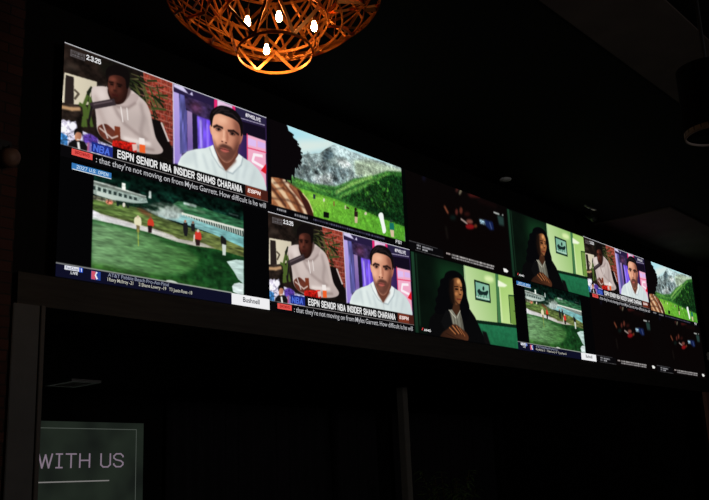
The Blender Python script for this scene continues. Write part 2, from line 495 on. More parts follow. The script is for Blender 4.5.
    p.poly(P('0.609,0.248 0.699,0.249 0.699,0.514 0.614,0.575'), (124, 92, 236), (88, 56, 190), n=('v', .3), soft=.006)
    p.line(P('0.627,0.276 0.632,0.554'), .02, (200, 184, 255), soft=.01)
    p.line(P('0.662,0.294 0.667,0.523'), .014, (176, 150, 250), soft=.01)
    p.poly(P('0.542,0.054 0.619,0.059 0.700,0.053 0.699,0.239 0.609,0.238 0.552,0.227'), (54, 40, 74), n=('m', .4))
    p.poly(L('0.6038,0.1712,0.0295,0.0004,-0.0071,0.0428'), (150, 74, 100), soft=.03, a=.5)
    p.poly(R(.489, 0.008, 1, .09), (38, 28, 62))
    p.poly(P('0.491,0.011 0.537,0.007 0.568,0.065 0.583,0.024 0.588,0.061 0.552,0.056 0.522,0.049 0.491,0.041'), (214, 206, 240), soft=.004)
    p.poly(P('0.700,0.012 0.718,0.009 0.718,0.195 0.699,0.187'), (226, 40, 110))
    p.poly(P('0.718,0.009 0.801,0.013 0.801,0.098 0.718,0.195'), (238, 204, 230), (220, 180, 216))
    p.poly(P('0.801,0.009 0.817,0.007 0.818,0.118 0.802,0.118'), (226, 40, 110))
    p.poly(P('0.820,0.006 0.993,0.006 0.991,0.110 0.821,0.137'), (40, 34, 64))
    p.line(P('0.827,0.114 0.989,0.094'), .008, (200, 190, 214))
    p.poly(P('0.833,0.140 0.991,0.121 0.993,0.249 0.832,0.287'), (18, 12, 28))
    p.poly(P('0.832,0.287 0.883,0.275 0.881,0.612 0.830,0.558'), (62, 40, 96), (46, 28, 80))
    p.poly(P('0.881,0.261 0.993,0.260 0.990,0.782 0.881,0.653'), (240, 178, 204), (238, 160, 188), d=(0, 1))
    p.poly(P('0.889,0.293 0.936,0.290 0.935,0.360 0.888,0.367'), (222, 190, 240))
    p.poly(P('0.945,0.290 0.991,0.288 0.990,0.348 0.944,0.354'), (216, 180, 236))
    p.line(P('0.884,0.254 0.883,0.652'), .012, (226, 50, 100))
    p.line(P('0.882,0.398 0.992,0.384'), .012, (226, 60, 100))
    p.line(P('0.970,0.435 0.923,0.447 0.913,0.520 0.975,0.548'), .03, (250, 240, 246), soft=.003)
    p.poly(P('0.993,0.501 0.960,0.594 0.992,0.613'), (214, 26, 40))
    # shirt
    p.poly(P('0.514,0.770 0.528,0.704 0.558,0.632 0.604,0.581 0.651,0.543 0.693,0.487 0.720,0.602 0.763,0.698 0.819,0.544 0.842,0.506 0.899,0.535 0.945,0.586 0.977,0.663 0.992,0.760 0.991,0.844 0.514,0.885'), (230, 240, 236), (204, 216, 216), n=('c', .03))
    p.poly(P('0.528,0.714 0.573,0.619 0.609,0.607 0.589,0.737 0.534,0.778'), (206, 218, 218), soft=.02, a=.8)
    p.poly(P('0.693,0.483 0.704,0.561 0.754,0.697 0.725,0.679 0.677,0.577 0.677,0.523'), (240, 246, 243)); p.line(P('0.675,0.528 0.688,0.591 0.727,0.682 0.754,0.703'), .012, (166, 180, 184), soft=.006)
    p.poly(P('0.834,0.490 0.807,0.588 0.763,0.708 0.796,0.710 0.847,0.590 0.856,0.512'), (234, 241, 239)); p.line(P('0.858,0.511 0.847,0.600 0.799,0.715 0.763,0.708'), .012, (160, 174, 180), soft=.006)
    p.line(P('0.763,0.712 0.771,0.875'), .010, (180, 192, 194), soft=.005); p.line(P('0.751,0.715 0.757,0.842'), .010, (206, 216, 216), soft=.005)
    for q in ('0.594,0.616 0.609,0.764', '0.640,0.609 0.666,0.752', '0.881,0.570 0.857,0.728', '0.927,0.607 0.897,0.789', '0.688,0.641 0.709,0.768', '0.830,0.641 0.818,0.770'): p.line(P(q), .024, (192, 204, 206), soft=.016)
    # neck and head
    p.poly(P('0.704,0.521 0.725,0.615 0.760,0.706 0.794,0.624 0.830,0.506 0.825,0.416'), (150, 92, 68), (112, 64, 48))
    p.poly(P('0.715,0.544 0.741,0.616 0.774,0.625 0.813,0.543 0.819,0.575 0.763,0.708 0.725,0.629'), (104, 60, 46), soft=.012)
    p.poly(P('0.844,0.275 0.855,0.262 0.858,0.302 0.848,0.367 0.836,0.389'), (188, 118, 94), sm=True); p.poly(P('0.681,0.288 0.675,0.316 0.680,0.370 0.688,0.385 0.690,0.296'), (214, 150, 120), sm=True)
    p.poly(P('0.690,0.204 0.684,0.310 0.690,0.418 0.705,0.520 0.734,0.600 0.765,0.624 0.799,0.572 0.828,0.450 0.845,0.321 0.848,0.192 0.821,0.132 0.765,0.118 0.710,0.153'), (240, 180, 148), (178, 112, 88), d=(1, .15), sm=True)
    p.poly(P('0.804,0.148 0.850,0.171 0.845,0.342 0.823,0.480 0.802,0.554 0.797,0.454 0.818,0.338'), (118, 68, 54), soft=.022, a=.75)
    # beard and moustache
    p.poly(P('0.691,0.407 0.699,0.433 0.713,0.499 0.729,0.469 0.758,0.453 0.786,0.461 0.806,0.475 0.825,0.391 0.839,0.345 0.830,0.451 0.800,0.574 0.765,0.626 0.734,0.602 0.705,0.524'), (84, 48, 40), soft=.014, a=.85, sm=False)
    p.poly(P('0.722,0.479 0.745,0.443 0.764,0.439 0.794,0.450 0.802,0.478 0.773,0.473 0.740,0.477'), (70, 40, 34), soft=.009, a=.85)
    p.poly(L('0.7449,0.5446,0.0218,0.0003,-0.0038,0.0235'), (140, 86, 70), soft=.016, a=.6)
    p.poly(P('0.731,0.500 0.753,0.483 0.782,0.492 0.764,0.519 0.742,0.520'), (188, 96, 86), soft=.006, sm=True); p.line(P('0.729,0.499 0.755,0.494 0.785,0.492'), .007, (74, 34, 32))
    # eyes, brows, nose
    p.line(P('0.697,0.302 0.715,0.277 0.745,0.281'), .024, (34, 19, 18), soft=.005)
    p.line(P('0.776,0.290 0.807,0.272 0.834,0.292'), .024, (34, 19, 18), soft=.005)
    p.poly(L('0.7228,0.3114,0.0169,-0.0030,-0.0023,0.0184'), (120, 70, 56), soft=.008); p.poly(L('0.8000,0.3073,0.0173,-0.0018,-0.0027,0.0187'), (96, 54, 44), soft=.008)
    p.poly(L('0.7222,0.3097,0.0122,-0.0021,-0.0012,0.0097'), (170, 142, 128)); p.poly(L('0.7989,0.3059,0.0119,-0.0012,-0.0013,0.0088'), (140, 112, 100))
    p.poly(L('0.7239,0.3087,0.0082,-0.0053,-0.0000,0.0123'), (30, 18, 18)); p.poly(L('0.7989,0.3059,0.0084,-0.0054,-0.0001,0.0125'), (26, 16, 16))
    p.line(P('0.710,0.308 0.724,0.294 0.737,0.306'), .007, (40, 22, 20)); p.line(P('0.786,0.300 0.801,0.290 0.814,0.307'), .007, (36, 20, 18))
    p.line(P('0.769,0.302 0.772,0.356 0.770,0.403'), .020, (164, 100, 78), soft=.010)
    p.line(P('0.753,0.302 0.751,0.376'), .014, (250, 200, 170), soft=.008)
    p.poly(L('0.7431,0.4193,0.0058,-0.0009,-0.0010,0.0075'), (96, 50, 42)); p.poly(L('0.7640,0.4208,0.0064,-0.0010,-0.0010,0.0076'), (86, 44, 38)); p.poly(L('0.7509,0.3940,0.0097,-0.0029,-0.0016,0.0171'), (244, 186, 156), soft=.008)
    p.poly(L('0.7461,0.2014,0.0289,-0.0047,-0.0044,0.0329'), (252, 200, 168), soft=.025, a=.8)
    p.poly(L('0.7085,0.3920,0.0128,-0.0038,-0.0033,0.0361'), (250, 192, 160), soft=.018, a=.8)
    # hair
    p.poly(P('0.686,0.309 0.678,0.263 0.676,0.199 0.687,0.138 0.710,0.089 0.736,0.055 0.766,0.042 0.796,0.042 0.824,0.061 0.847,0.105 0.858,0.176 0.857,0.265 0.848,0.302 0.845,0.237 0.835,0.176 0.806,0.149 0.765,0.143 0.730,0.146 0.706,0.171 0.694,0.218'), (16, 12, 14), sm=True)
    for q in ('0.694,0.160 0.721,0.096 0.754,0.071', '0.710,0.159 0.738,0.099 0.782,0.079', '0.754,0.115 0.799,0.099 0.833,0.140'): p.line(P(q), .010, (50, 40, 42), soft=.006)
    # frame lines and caption backgrounds
    p.line(P('0.486,-0.000 0.495,0.790'), .010, (226, 216, 236))
    p.poly(R(0, 0, 1, .009), (226, 226, 232))
    p.poly(R(0, .9, 1, 1), (10, 9, 11))
    p.poly(R(.212, .788, .868, .9), (12, 11, 12))
    p.poly(R(0, .898, 1, .905), (196, 190, 190))
    p.poly(R(.868, .79, 1, .898), (70, 30, 24))
    p.poly(R(0.0, 0.9, 0.045, 1), (10, 9, 11))
    p.poly(L('0.0215,0.9322,0.0112,0.0021,-0.0024,0.0176'), (190, 190, 192), n=('f', .5))
    for (u0, v0, u1, v1) in ((.026, .048, .085, .056), (.026, .10, .085, .108), (.026, .048, .03, .108), (.081, .048, .085, .108)):
        p.poly(R(u0, v0, u1, v1), (120, 116, 120), a=.8)
    p.dashes(.032, .08, .066, .016, (120, 118, 122), 4, .004, .01, .002)
    p.dashes(.032, .08, .088, .014, (110, 108, 112), 5, .004, .01, .002)
    return p

# --- golf tournament
def paint_golf():
    p = Picture((4, 4, 5))
    p.poly(R(.137, .03, .856, .89), (7, 26, 20), (10, 34, 26), n=('m', .6))
    p.poly(R(.2, .0, .856, .09), (4, 16, 12), soft=.03, n=('m', .6))
    # slopes beyond
    p.poly(P('0.486,0.182 0.515,0.131 0.584,0.125 0.702,0.146 0.857,0.164 0.856,0.274 0.535,0.252'), (52, 104, 66), (40, 90, 60), n=('h', .3))
    p.line(P('0.525,0.169 0.650,0.180'), .012, (110, 140, 110), soft=.008)
    p.poly(P('0.347,0.267 0.429,0.191 0.496,0.177 0.544,0.210 0.535,0.281 0.430,0.338'), (126, 138, 128), n=('t', .35), soft=.01)
    for q in ('0.365,0.250 0.420,0.242', '0.401,0.214 0.448,0.219', '0.438,0.190 0.486,0.191', '0.383,0.268 0.439,0.269'): p.line(P(q), .018, (24, 46, 34), soft=.008)
    p.line(P('0.544,0.139 0.604,0.140'), .022, (190, 205, 200), soft=.006)
    p.line(P('0.777,0.126 0.827,0.128'), .012, (60, 80, 76), soft=.004)
    # building
    p.poly(P('0.130,0.143 0.188,0.143 0.261,0.149 0.364,0.173 0.374,0.218 0.302,0.258 0.215,0.260 0.148,0.259 0.131,0.250'), (172, 188, 178), (140, 160, 152), n=('f', .15))
    p.poly(P('0.130,0.147 0.196,0.138 0.364,0.168 0.364,0.183 0.130,0.175'), (112, 122, 114))
    p.line(P('0.130,0.144 0.364,0.165'), .008, (200, 208, 200))
    for k in range(9):
        a = k / 9.0
        p.poly(P('0.133,0.186 0.146,0.187 0.146,0.220 0.133,0.218') + np.array([a * .20, a * .012]), (30, 44, 42), a=.9)
    p.poly(P('0.151,0.226 0.302,0.223 0.364,0.223 0.302,0.259 0.215,0.269 0.152,0.257'), (206, 216, 206), (160, 180, 172))
    p.poly(P('0.256,0.098 0.272,0.098 0.273,0.161 0.257,0.160'), (216, 220, 210))
    p.poly(P('0.378,0.106 0.387,0.106 0.389,0.171 0.376,0.172'), (196, 206, 200), soft=.004)
    # lawn
    p.poly(P('0.132,0.273 0.190,0.278 0.280,0.273 0.351,0.289 0.411,0.315 0.545,0.351 0.723,0.369 0.855,0.423 0.854,0.590 0.131,0.499'), (86, 112, 56), (98, 106, 58), n=('h', .25))
    p.poly(P('0.131,0.267 0.190,0.268 0.241,0.271 0.199,0.305 0.132,0.302'), (104, 104, 84), n=('f', .4))
    p.poly(P('0.232,0.266 0.306,0.255 0.365,0.237 0.420,0.242 0.429,0.270 0.365,0.273 0.293,0.289 0.241,0.297'), (16, 36, 26), n=('f', .4), soft=.006)
    p.poly(L('0.2048,0.2953,0.0151,-0.0019,-0.0014,0.0196'), (210, 120, 96), n=('f', .4), soft=.006)
    p.poly(L('0.2410,0.2917,0.0060,-0.0029,0.0002,0.0210'), (20, 30, 30)); p.poly(L('0.2670,0.2879,0.0061,-0.0029,0.0002,0.0211'), (220, 214, 200)); p.poly(L('0.2845,0.2883,0.0053,-0.0025,0.0002,0.0177'), (24, 34, 30))
    p.poly(P('0.320,0.289 0.347,0.285 0.393,0.315 0.384,0.340 0.347,0.321'), (110, 64, 44), soft=.012)
    # water and sea wall
    p.poly(P('0.420,0.314 0.458,0.255 0.525,0.248 0.686,0.269 0.856,0.310 0.855,0.429 0.686,0.362 0.545,0.332'), (150, 196, 196), (112, 172, 172), n=('h', .15))
    p.poly(P('0.411,0.273 0.467,0.228 0.535,0.243 0.515,0.304 0.458,0.325 0.420,0.305'), (182, 196, 190), n=('t', .2), soft=.012)
    p.poly(P('0.535,0.239 0.856,0.250 0.856,0.324 0.728,0.293 0.604,0.268'), (52, 72, 66))
    wl = P('0.535,0.239 0.856,0.254'); wb = P('0.604,0.262 0.856,0.320')
    for k in range(26):
        t = k / 25.0; a = wl[0] * (1 - t) + wl[1] * t; b = a + np.array([.004, .015 + .05 * t])
        p.line(np.array([a, b]), .011, (210, 216, 206))
    p.line(wl, .02, (224, 228, 216))
    # sand path
    p.poly(P('0.131,0.388 0.169,0.410 0.222,0.416 0.301,0.428 0.397,0.437 0.489,0.458 0.516,0.480 0.641,0.470 0.707,0.497 0.599,0.515 0.506,0.515 0.431,0.497 0.371,0.484 0.222,0.475 0.132,0.478'), (240, 236, 242), (176, 172, 158), n=('f', .04))
    p.line(P('0.166,0.406 0.299,0.420 0.393,0.426 0.516,0.465 0.645,0.463 0.712,0.499'), .016, (66, 62, 32), soft=.012, a=.7)
    # putting green and rough
    p.poly(P('0.130,0.473 0.222,0.472 0.371,0.481 0.506,0.511 0.599,0.515 0.707,0.501 0.855,0.521 0.852,0.939 0.137,0.923'), (30, 82, 36), (20, 58, 26), n=('m', .3))
    p.poly(P('0.131,0.485 0.222,0.489 0.371,0.499 0.478,0.527 0.565,0.556 0.620,0.610 0.610,0.697 0.546,0.792 0.387,0.873 0.240,0.914 0.137,0.907'), (112, 150, 106), (58, 108, 50), d=(1, .1), soft=.02, n=('h', .10))
    p.poly(P('0.130,0.465 0.167,0.465 0.168,0.516 0.131,0.524'), (60, 110, 66), soft=.02, a=.5)
    p.poly(P('0.136,0.833 0.387,0.846 0.575,0.837 0.726,0.881 0.675,0.971 0.137,0.915'), (46, 86, 32), (24, 62, 24), n=('m', .35), soft=.02)
    p.line(P('0.431,0.528 0.545,0.545 0.635,0.604 0.630,0.708 0.556,0.816'), .02, (22, 66, 26), soft=.014)
    p.poly(P('0.650,0.551 0.854,0.551 0.854,0.610 0.738,0.613'), (14, 44, 20), soft=.015)
    p.poly(P('0.762,0.598 0.813,0.562 0.854,0.555 0.853,0.785 0.823,0.746 0.802,0.686 0.780,0.636'), (206, 228, 222), (180, 206, 200), sm=False)
    p.poly(P('0.790,0.824 0.801,0.796 0.828,0.777 0.853,0.781 0.852,0.887 0.822,0.890 0.795,0.875'), (214, 228, 226), sm=False)
    p.poly(L('0.4888,0.8834,0.0276,0.0041,-0.0020,0.0162'), (210, 218, 208))
    p.grain(P('0.128,0.278 0.280,0.273 0.411,0.310 0.723,0.369 0.855,0.423 0.852,0.939 0.137,0.923'), 'h', .10)
    p.grain(R(.14, .03, .85, .18), 'm', .25)
    # people on the course
    p.poly(P('0.316,0.377 0.341,0.365 0.345,0.429 0.334,0.447 0.315,0.434'), (228, 222, 186), sm=True)
    p.poly(P('0.323,0.439 0.339,0.441 0.338,0.500 0.325,0.500'), (120, 104, 70))
    p.poly(L('0.3295,0.3652,0.0058,-0.0027,0.0001,0.0133'), (210, 190, 160))
    p.poly(P('0.376,0.368 0.395,0.357 0.402,0.413 0.375,0.425'), (206, 60, 40), sm=True)
    p.poly(P('0.375,0.420 0.395,0.417 0.392,0.481 0.376,0.484'), (36, 22, 24)); p.poly(L('0.3864,0.3518,0.0059,-0.0027,0.0001,0.0135'), (150, 70, 50))
    p.poly(P('0.542,0.320 0.561,0.315 0.565,0.380 0.560,0.441 0.547,0.443 0.540,0.381'), (26, 26, 30)); p.poly(L('0.5506,0.3052,0.0059,-0.0027,0.0000,0.0131'), (170, 120, 96))
    p.poly(P('0.579,0.313 0.598,0.308 0.599,0.380 0.581,0.382'), (28, 28, 30)); p.poly(L('0.5893,0.2992,0.0055,-0.0025,0.0000,0.0123'), (140, 100, 80))
    p.poly(P('0.601,0.383 0.625,0.373 0.632,0.426 0.623,0.453 0.601,0.454'), (206, 56, 44), sm=True); p.poly(P('0.601,0.448 0.625,0.448 0.623,0.505 0.604,0.507'), (40, 24, 26))
    p.poly(L('0.6145,0.3656,0.0066,-0.0028,0.0000,0.0151'), (216, 200, 190)); p.line(P('0.596,0.413 0.594,0.479'), .016, (224, 216, 206))
    p.poly(P('0.733,0.378 0.757,0.380 0.760,0.441 0.735,0.445'), (24, 24, 24), sm=True); p.poly(P('0.738,0.440 0.760,0.441 0.757,0.544 0.741,0.545'), (206, 214, 206)); p.poly(L('0.7387,0.3724,0.0084,-0.0008,-0.0011,0.0119'), (30, 26, 24))
    p.line(P('0.331,0.471 0.334,0.620'), .008, (190, 196, 70), a=.8)
    p.poly(R(0, .03, .137, .89), (4, 4, 5)); p.poly(R(.856, 0, 1, .89), (4, 4, 5))
    # score strip
    p.poly(R(0, .885, .79, .995), (13, 14, 32), (15, 16, 40)); p.poly(R(0, .88, .79, .89), (150, 152, 150), (196, 200, 190))
    p.poly(R(0, .995, 1, 1), (4, 4, 5))
    # tour emblem: red and blue halves with a white figure
    p.poly(P('0.145,0.929 0.163,0.931 0.164,0.969 0.154,0.979 0.145,0.962'), (214, 90, 110)); p.poly(P('0.161,0.928 0.186,0.932 0.182,0.970 0.163,0.972'), (60, 90, 190))
    p.line(P('0.172,0.925 0.164,0.951 0.172,0.975'), .018, (240, 238, 240))
    return p

# --- mountain meadow
def paint_mountain():
    p = Picture((4, 4, 5))
    r = [.022, .0, .968, .915]
    p.poly(R(*r), (166, 222, 236), (214, 238, 236), d=(0.3, .5))
    p.poly(P('0.186,0.129 0.419,-0.016 0.474,0.044 0.209,0.272'), (232, 236, 224), soft=.04, a=.8)
    p.poly(P('0.105,0.377 0.261,0.241 0.345,0.184 0.379,0.120 0.413,0.072 0.459,0.006 0.504,0.014 0.570,0.029 0.653,0.033 0.738,0.025 0.825,0.012 0.976,-0.010 0.965,0.280 0.101,0.682'), (136, 158, 158), (160, 176, 168), n=('r', .34))
    p.poly(P('0.413,0.062 0.461,0.007 0.563,0.022 0.668,0.024 0.635,0.128 0.530,0.136 0.465,0.155'), (196, 220, 222), n=('r', .22), soft=.016, a=.85)
    p.poly(P('0.195,0.324 0.359,0.171 0.414,0.197 0.383,0.353 0.310,0.550 0.191,0.591'), (122, 138, 138), n=('r', .45), soft=.02, a=.8)
    p.poly(P('0.384,0.306 0.527,0.248 0.571,0.271 0.493,0.442 0.407,0.499'), (104, 122, 126), n=('r', .45), soft=.02, a=.8)
    p.poly(P('0.285,0.486 0.424,0.364 0.429,0.476 0.324,0.550'), (186, 192, 190), n=('r', .4), soft=.02, a=.8)
    p.poly(P('0.373,0.156 0.416,0.086 0.450,0.152 0.399,0.240 0.365,0.225'), (82, 104, 112), soft=.014, n=('r', .4), a=.85)
    p.poly(P('0.449,0.199 0.530,0.153 0.573,0.199 0.498,0.265'), (226, 234, 230), soft=.014, n=('r', .3), a=.85)
    p.poly(P('0.590,0.118 0.730,0.049 0.858,0.038 0.975,0.022 0.970,0.151 0.723,0.260 0.600,0.303'), (166, 184, 158), n=('r', .22), soft=.02)
    rs = random.Random(9)
    for k in range(420):
        t = rs.random(); u = .20 + .74 * t; v = rs.uniform(.20, .60) if t < .5 else rs.uniform(.26, .42)
        an = rs.choice([rs.uniform(.5, 1.1), rs.uniform(2.0, 2.6)]); ln = rs.uniform(.012, .05)
        g = rs.choice([(52, 70, 78), (70, 88, 96), (92, 108, 108), (214, 224, 222), (190, 200, 196), (112, 130, 112), (60, 76, 82)])
        p.line(np.array([[u, v], [u + ln * math.cos(an) / 2.33, v + ln * math.sin(an)]]), rs.uniform(.006, .014), g, soft=.004, a=.55)
    p.poly(R(.1, .0, .968, .02), (206, 236, 240), soft=.02, a=.5)
    # green slopes
    p.poly(P('0.078,0.544 0.153,0.546 0.205,0.551 0.286,0.559 0.447,0.506 0.515,0.430 0.584,0.342 0.716,0.244 0.848,0.106 0.974,0.048 0.979,0.795 0.074,0.845'), (78, 136, 64), (44, 100, 38), n=('t', .3), soft=.010)
    p.poly(P('0.178,0.598 0.323,0.577 0.462,0.539 0.551,0.446 0.475,0.613 0.403,0.660 0.282,0.643'), (44, 98, 44), n=('t', .4), soft=.018)
    p.line(P('0.178,0.587 0.309,0.595 0.419,0.584'), .03, (96, 158, 62), soft=.014)
    p.line(P('0.323,0.577 0.434,0.554 0.521,0.474'), .018, (36, 84, 38), soft=.012)
    p.line(P('0.447,0.581 0.567,0.415 0.723,0.248'), .034, (140, 186, 96), soft=.014)
    p.line(P('0.475,0.613 0.595,0.471 0.737,0.301 0.855,0.139'), .03, (104, 160, 70), soft=.014)
    p.line(P('0.461,0.597 0.566,0.458 0.690,0.314'), .014, (34, 84, 36), soft=.010)
    # wood
    p.poly(P('0.475,0.624 0.564,0.522 0.641,0.435 0.737,0.301 0.854,0.152 0.989,0.103 0.981,0.732 0.802,0.715 0.664,0.691 0.560,0.663'), (28, 70, 28), (14, 44, 18), n=('t', .4), soft=.012)
    rs = random.Random(14)
    wd = P('0.489,0.629 0.609,0.499 0.737,0.325 0.870,0.155 0.980,0.121 0.965,0.727 0.802,0.715 0.664,0.691')
    for k in range(340):
        w = [rs.random() ** 2 for _ in wd]; c = (wd * np.array(w)[:, None]).sum(0) / sum(w)
        c = c + np.array([rs.uniform(-.05, .05), rs.uniform(-.05, .05)])
        q = (c[1] - wd[:, 1].min()) / (wd[:, 1].max() - wd[:, 1].min())
        br = rs.uniform(.4, 1.35) * (1.1 - .5 * q)
        g = rs.choice([(30, 84, 30), (48, 112, 38), (20, 58, 24), (70, 130, 46), (14, 42, 18), (36, 78, 40)])
        an = np.linspace(0, 2 * PI, 10, endpoint=False); r = rs.uniform(.007, .015)
        p.poly(np.stack([c[0] + r * np.cos(an) * .8, c[1] + r * 2 * np.sin(an)], 1), tuple(min(255, x * br) for x in g), soft=.006, a=.8)
    p.poly(P('0.667,0.588 0.969,0.614 0.973,0.736 0.802,0.715 0.664,0.684'), (10, 36, 16), n=('t', .4), soft=.025, a=.7)
    # meadow
    p.poly(P('0.126,0.647 0.203,0.651 0.305,0.649 0.443,0.651 0.543,0.671 0.669,0.686 0.801,0.715 0.968,0.733 0.965,0.923 0.198,0.957'), (112, 180, 54), (84, 162, 46), n=('t', .16))
    p.poly(P('0.235,0.678 0.376,0.674 0.401,0.774 0.265,0.839'), (150, 204, 72), soft=.04, a=.6)
    p.line(P('0.203,0.645 0.446,0.644 0.669,0.681 0.965,0.732'), .02, (44, 104, 36), soft=.014, a=.7)
    p.grain(P('0.105,0.377 0.256,0.244 0.345,0.180 0.461,0.017 0.570,0.034 0.826,0.018 0.994,-0.014 0.989,0.116 0.715,0.252 0.584,0.347 0.449,0.500 0.283,0.565 0.102,0.617'), 'f', .14)
    p.grain(P('0.475,0.624 0.564,0.522 0.737,0.301 0.854,0.152 0.998,0.099 0.981,0.732 0.802,0.715 0.664,0.691 0.560,0.663'), 'f', .34)
    p.grain(P('0.102,0.595 0.283,0.565 0.449,0.511 0.584,0.347 0.715,0.252 0.854,0.164 0.564,0.522 0.475,0.624 0.446,0.650 0.203,0.651'), 'f', .18)
    p.grain(P('0.126,0.647 0.203,0.651 0.446,0.650 0.672,0.680 0.965,0.727 0.965,0.923 0.198,0.957'), 'f', .08)
    # foreground person: plaid shirt and long dark hair
    p.poly(P('0.019,0.619 0.084,0.584 0.162,0.650 0.202,0.673 0.240,0.730 0.276,0.823 0.289,0.926 0.198,0.957 0.015,0.926'), (166, 104, 66), (142, 88, 56), n=('t', .2))
    for q, c, w in (('0.028,0.657 0.100,0.768 0.173,0.936', (228, 196, 158), .05), ('0.071,0.591 0.163,0.758 0.211,0.929', (92, 50, 34), .035), ('0.102,0.617 0.201,0.783 0.237,0.917', (226, 200, 168), .045),
                    ('0.020,0.788 0.073,0.888 0.098,0.929', (214, 168, 124), .05), ('0.021,0.724 0.110,0.891', (84, 50, 36), .03), ('0.139,0.662 0.239,0.829', (120, 60, 40), .03)):
        p.line(P(q), w, c, soft=.008)
    for q in ('0.014,0.770 0.094,0.707 0.175,0.752', '0.019,0.851 0.124,0.820 0.238,0.851', '0.039,0.683 0.127,0.625 0.202,0.673'): p.line(P(q), .022, (70, 40, 30), soft=.008, a=.6)
    p.poly(P('0.183,0.672 0.209,0.680 0.272,0.813 0.289,0.926 0.256,0.941 0.226,0.825'), (58, 26, 22), soft=.006)
    p.line(P('0.221,0.700 0.259,0.764 0.286,0.872'), .014, (220, 210, 150), soft=.004)
    p.poly(P('-0.025,-0.086 0.115,-0.026 0.133,0.013 0.141,0.063 0.163,0.072 0.170,0.117 0.196,0.139 0.194,0.180 0.220,0.205 0.212,0.254 0.226,0.302 0.212,0.344 0.212,0.403 0.198,0.394 0.187,0.462 0.177,0.439 0.170,0.537 0.153,0.531 0.149,0.599 0.121,0.607 0.071,0.612 0.022,0.628 -0.031,0.584'), (9, 6, 8), soft=.003)
    for q in ('0.182,0.332 0.218,0.367', '0.182,0.377 0.202,0.449', '0.155,0.458 0.168,0.560', '0.141,0.487 0.150,0.624', '0.103,0.530 0.118,0.624', '0.177,0.246 0.225,0.255', '0.172,0.160 0.203,0.170', '0.141,0.068 0.171,0.087'): p.line(P(q), .018, (9, 6, 8))
    p.poly(R(0, 0, .024, .915), (6, 5, 7))
    # people in the meadow
    p.poly(P('0.356,0.833 0.393,0.829 0.391,0.890 0.354,0.896'), (10, 14, 12))
    p.poly(P('0.575,0.726 0.601,0.720 0.599,0.784 0.574,0.788'), (40, 22, 24)); p.poly(P('0.576,0.787 0.598,0.784 0.594,0.855 0.575,0.859'), (206, 180, 150)); p.poly(L('0.5855,0.7019,0.0090,-0.0043,-0.0006,0.0212'), (30, 18, 18))
    p.poly(P('0.759,0.687 0.776,0.648 0.796,0.657 0.802,0.739 0.813,0.853 0.789,0.888 0.779,0.809 0.767,0.731'), (244, 248, 244), sm=True)
    p.poly(P('0.845,0.739 0.879,0.728 0.881,0.812 0.843,0.821'), (24, 110, 96)); p.poly(P('0.846,0.822 0.877,0.816 0.876,0.899 0.852,0.904'), (214, 190, 160)); p.poly(L('0.8585,0.7109,0.0107,-0.0048,-0.0007,0.0197'), (40, 60, 50))
    p.poly(P('0.289,0.673 0.304,0.672 0.303,0.721 0.289,0.723'), (40, 48, 60)); p.poly(L('0.3612,0.7033,0.0062,-0.0031,-0.0004,0.0204'), (216, 214, 190)); p.poly(P('0.427,0.682 0.435,0.683 0.434,0.735 0.425,0.735'), (130, 86, 50))
    p.poly(P('0.506,0.689 0.516,0.687 0.515,0.735 0.505,0.736'), (190, 190, 150)); p.line(P('0.520,0.710 0.537,0.713'), .018, (60, 40, 34)); p.poly(L('0.6599,0.7137,0.0100,-0.0047,-0.0006,0.0190'), (206, 200, 170))
    # strip below
    p.poly(R(0, .915, 1, 1), (7, 6, 9))
    p.dashes(.055, .115, .948, .022, (190, 190, 194), 11, .005, .012, .003)
    p.dashes(.165, .25, .956, .024, (176, 176, 182), 12, .005, .012, .003)
    p.dashes(.285, .80, .952, .02, (92, 92, 120), 13)
    p.poly(R(.968, 0, 1, 1), (4, 4, 5))
    return p

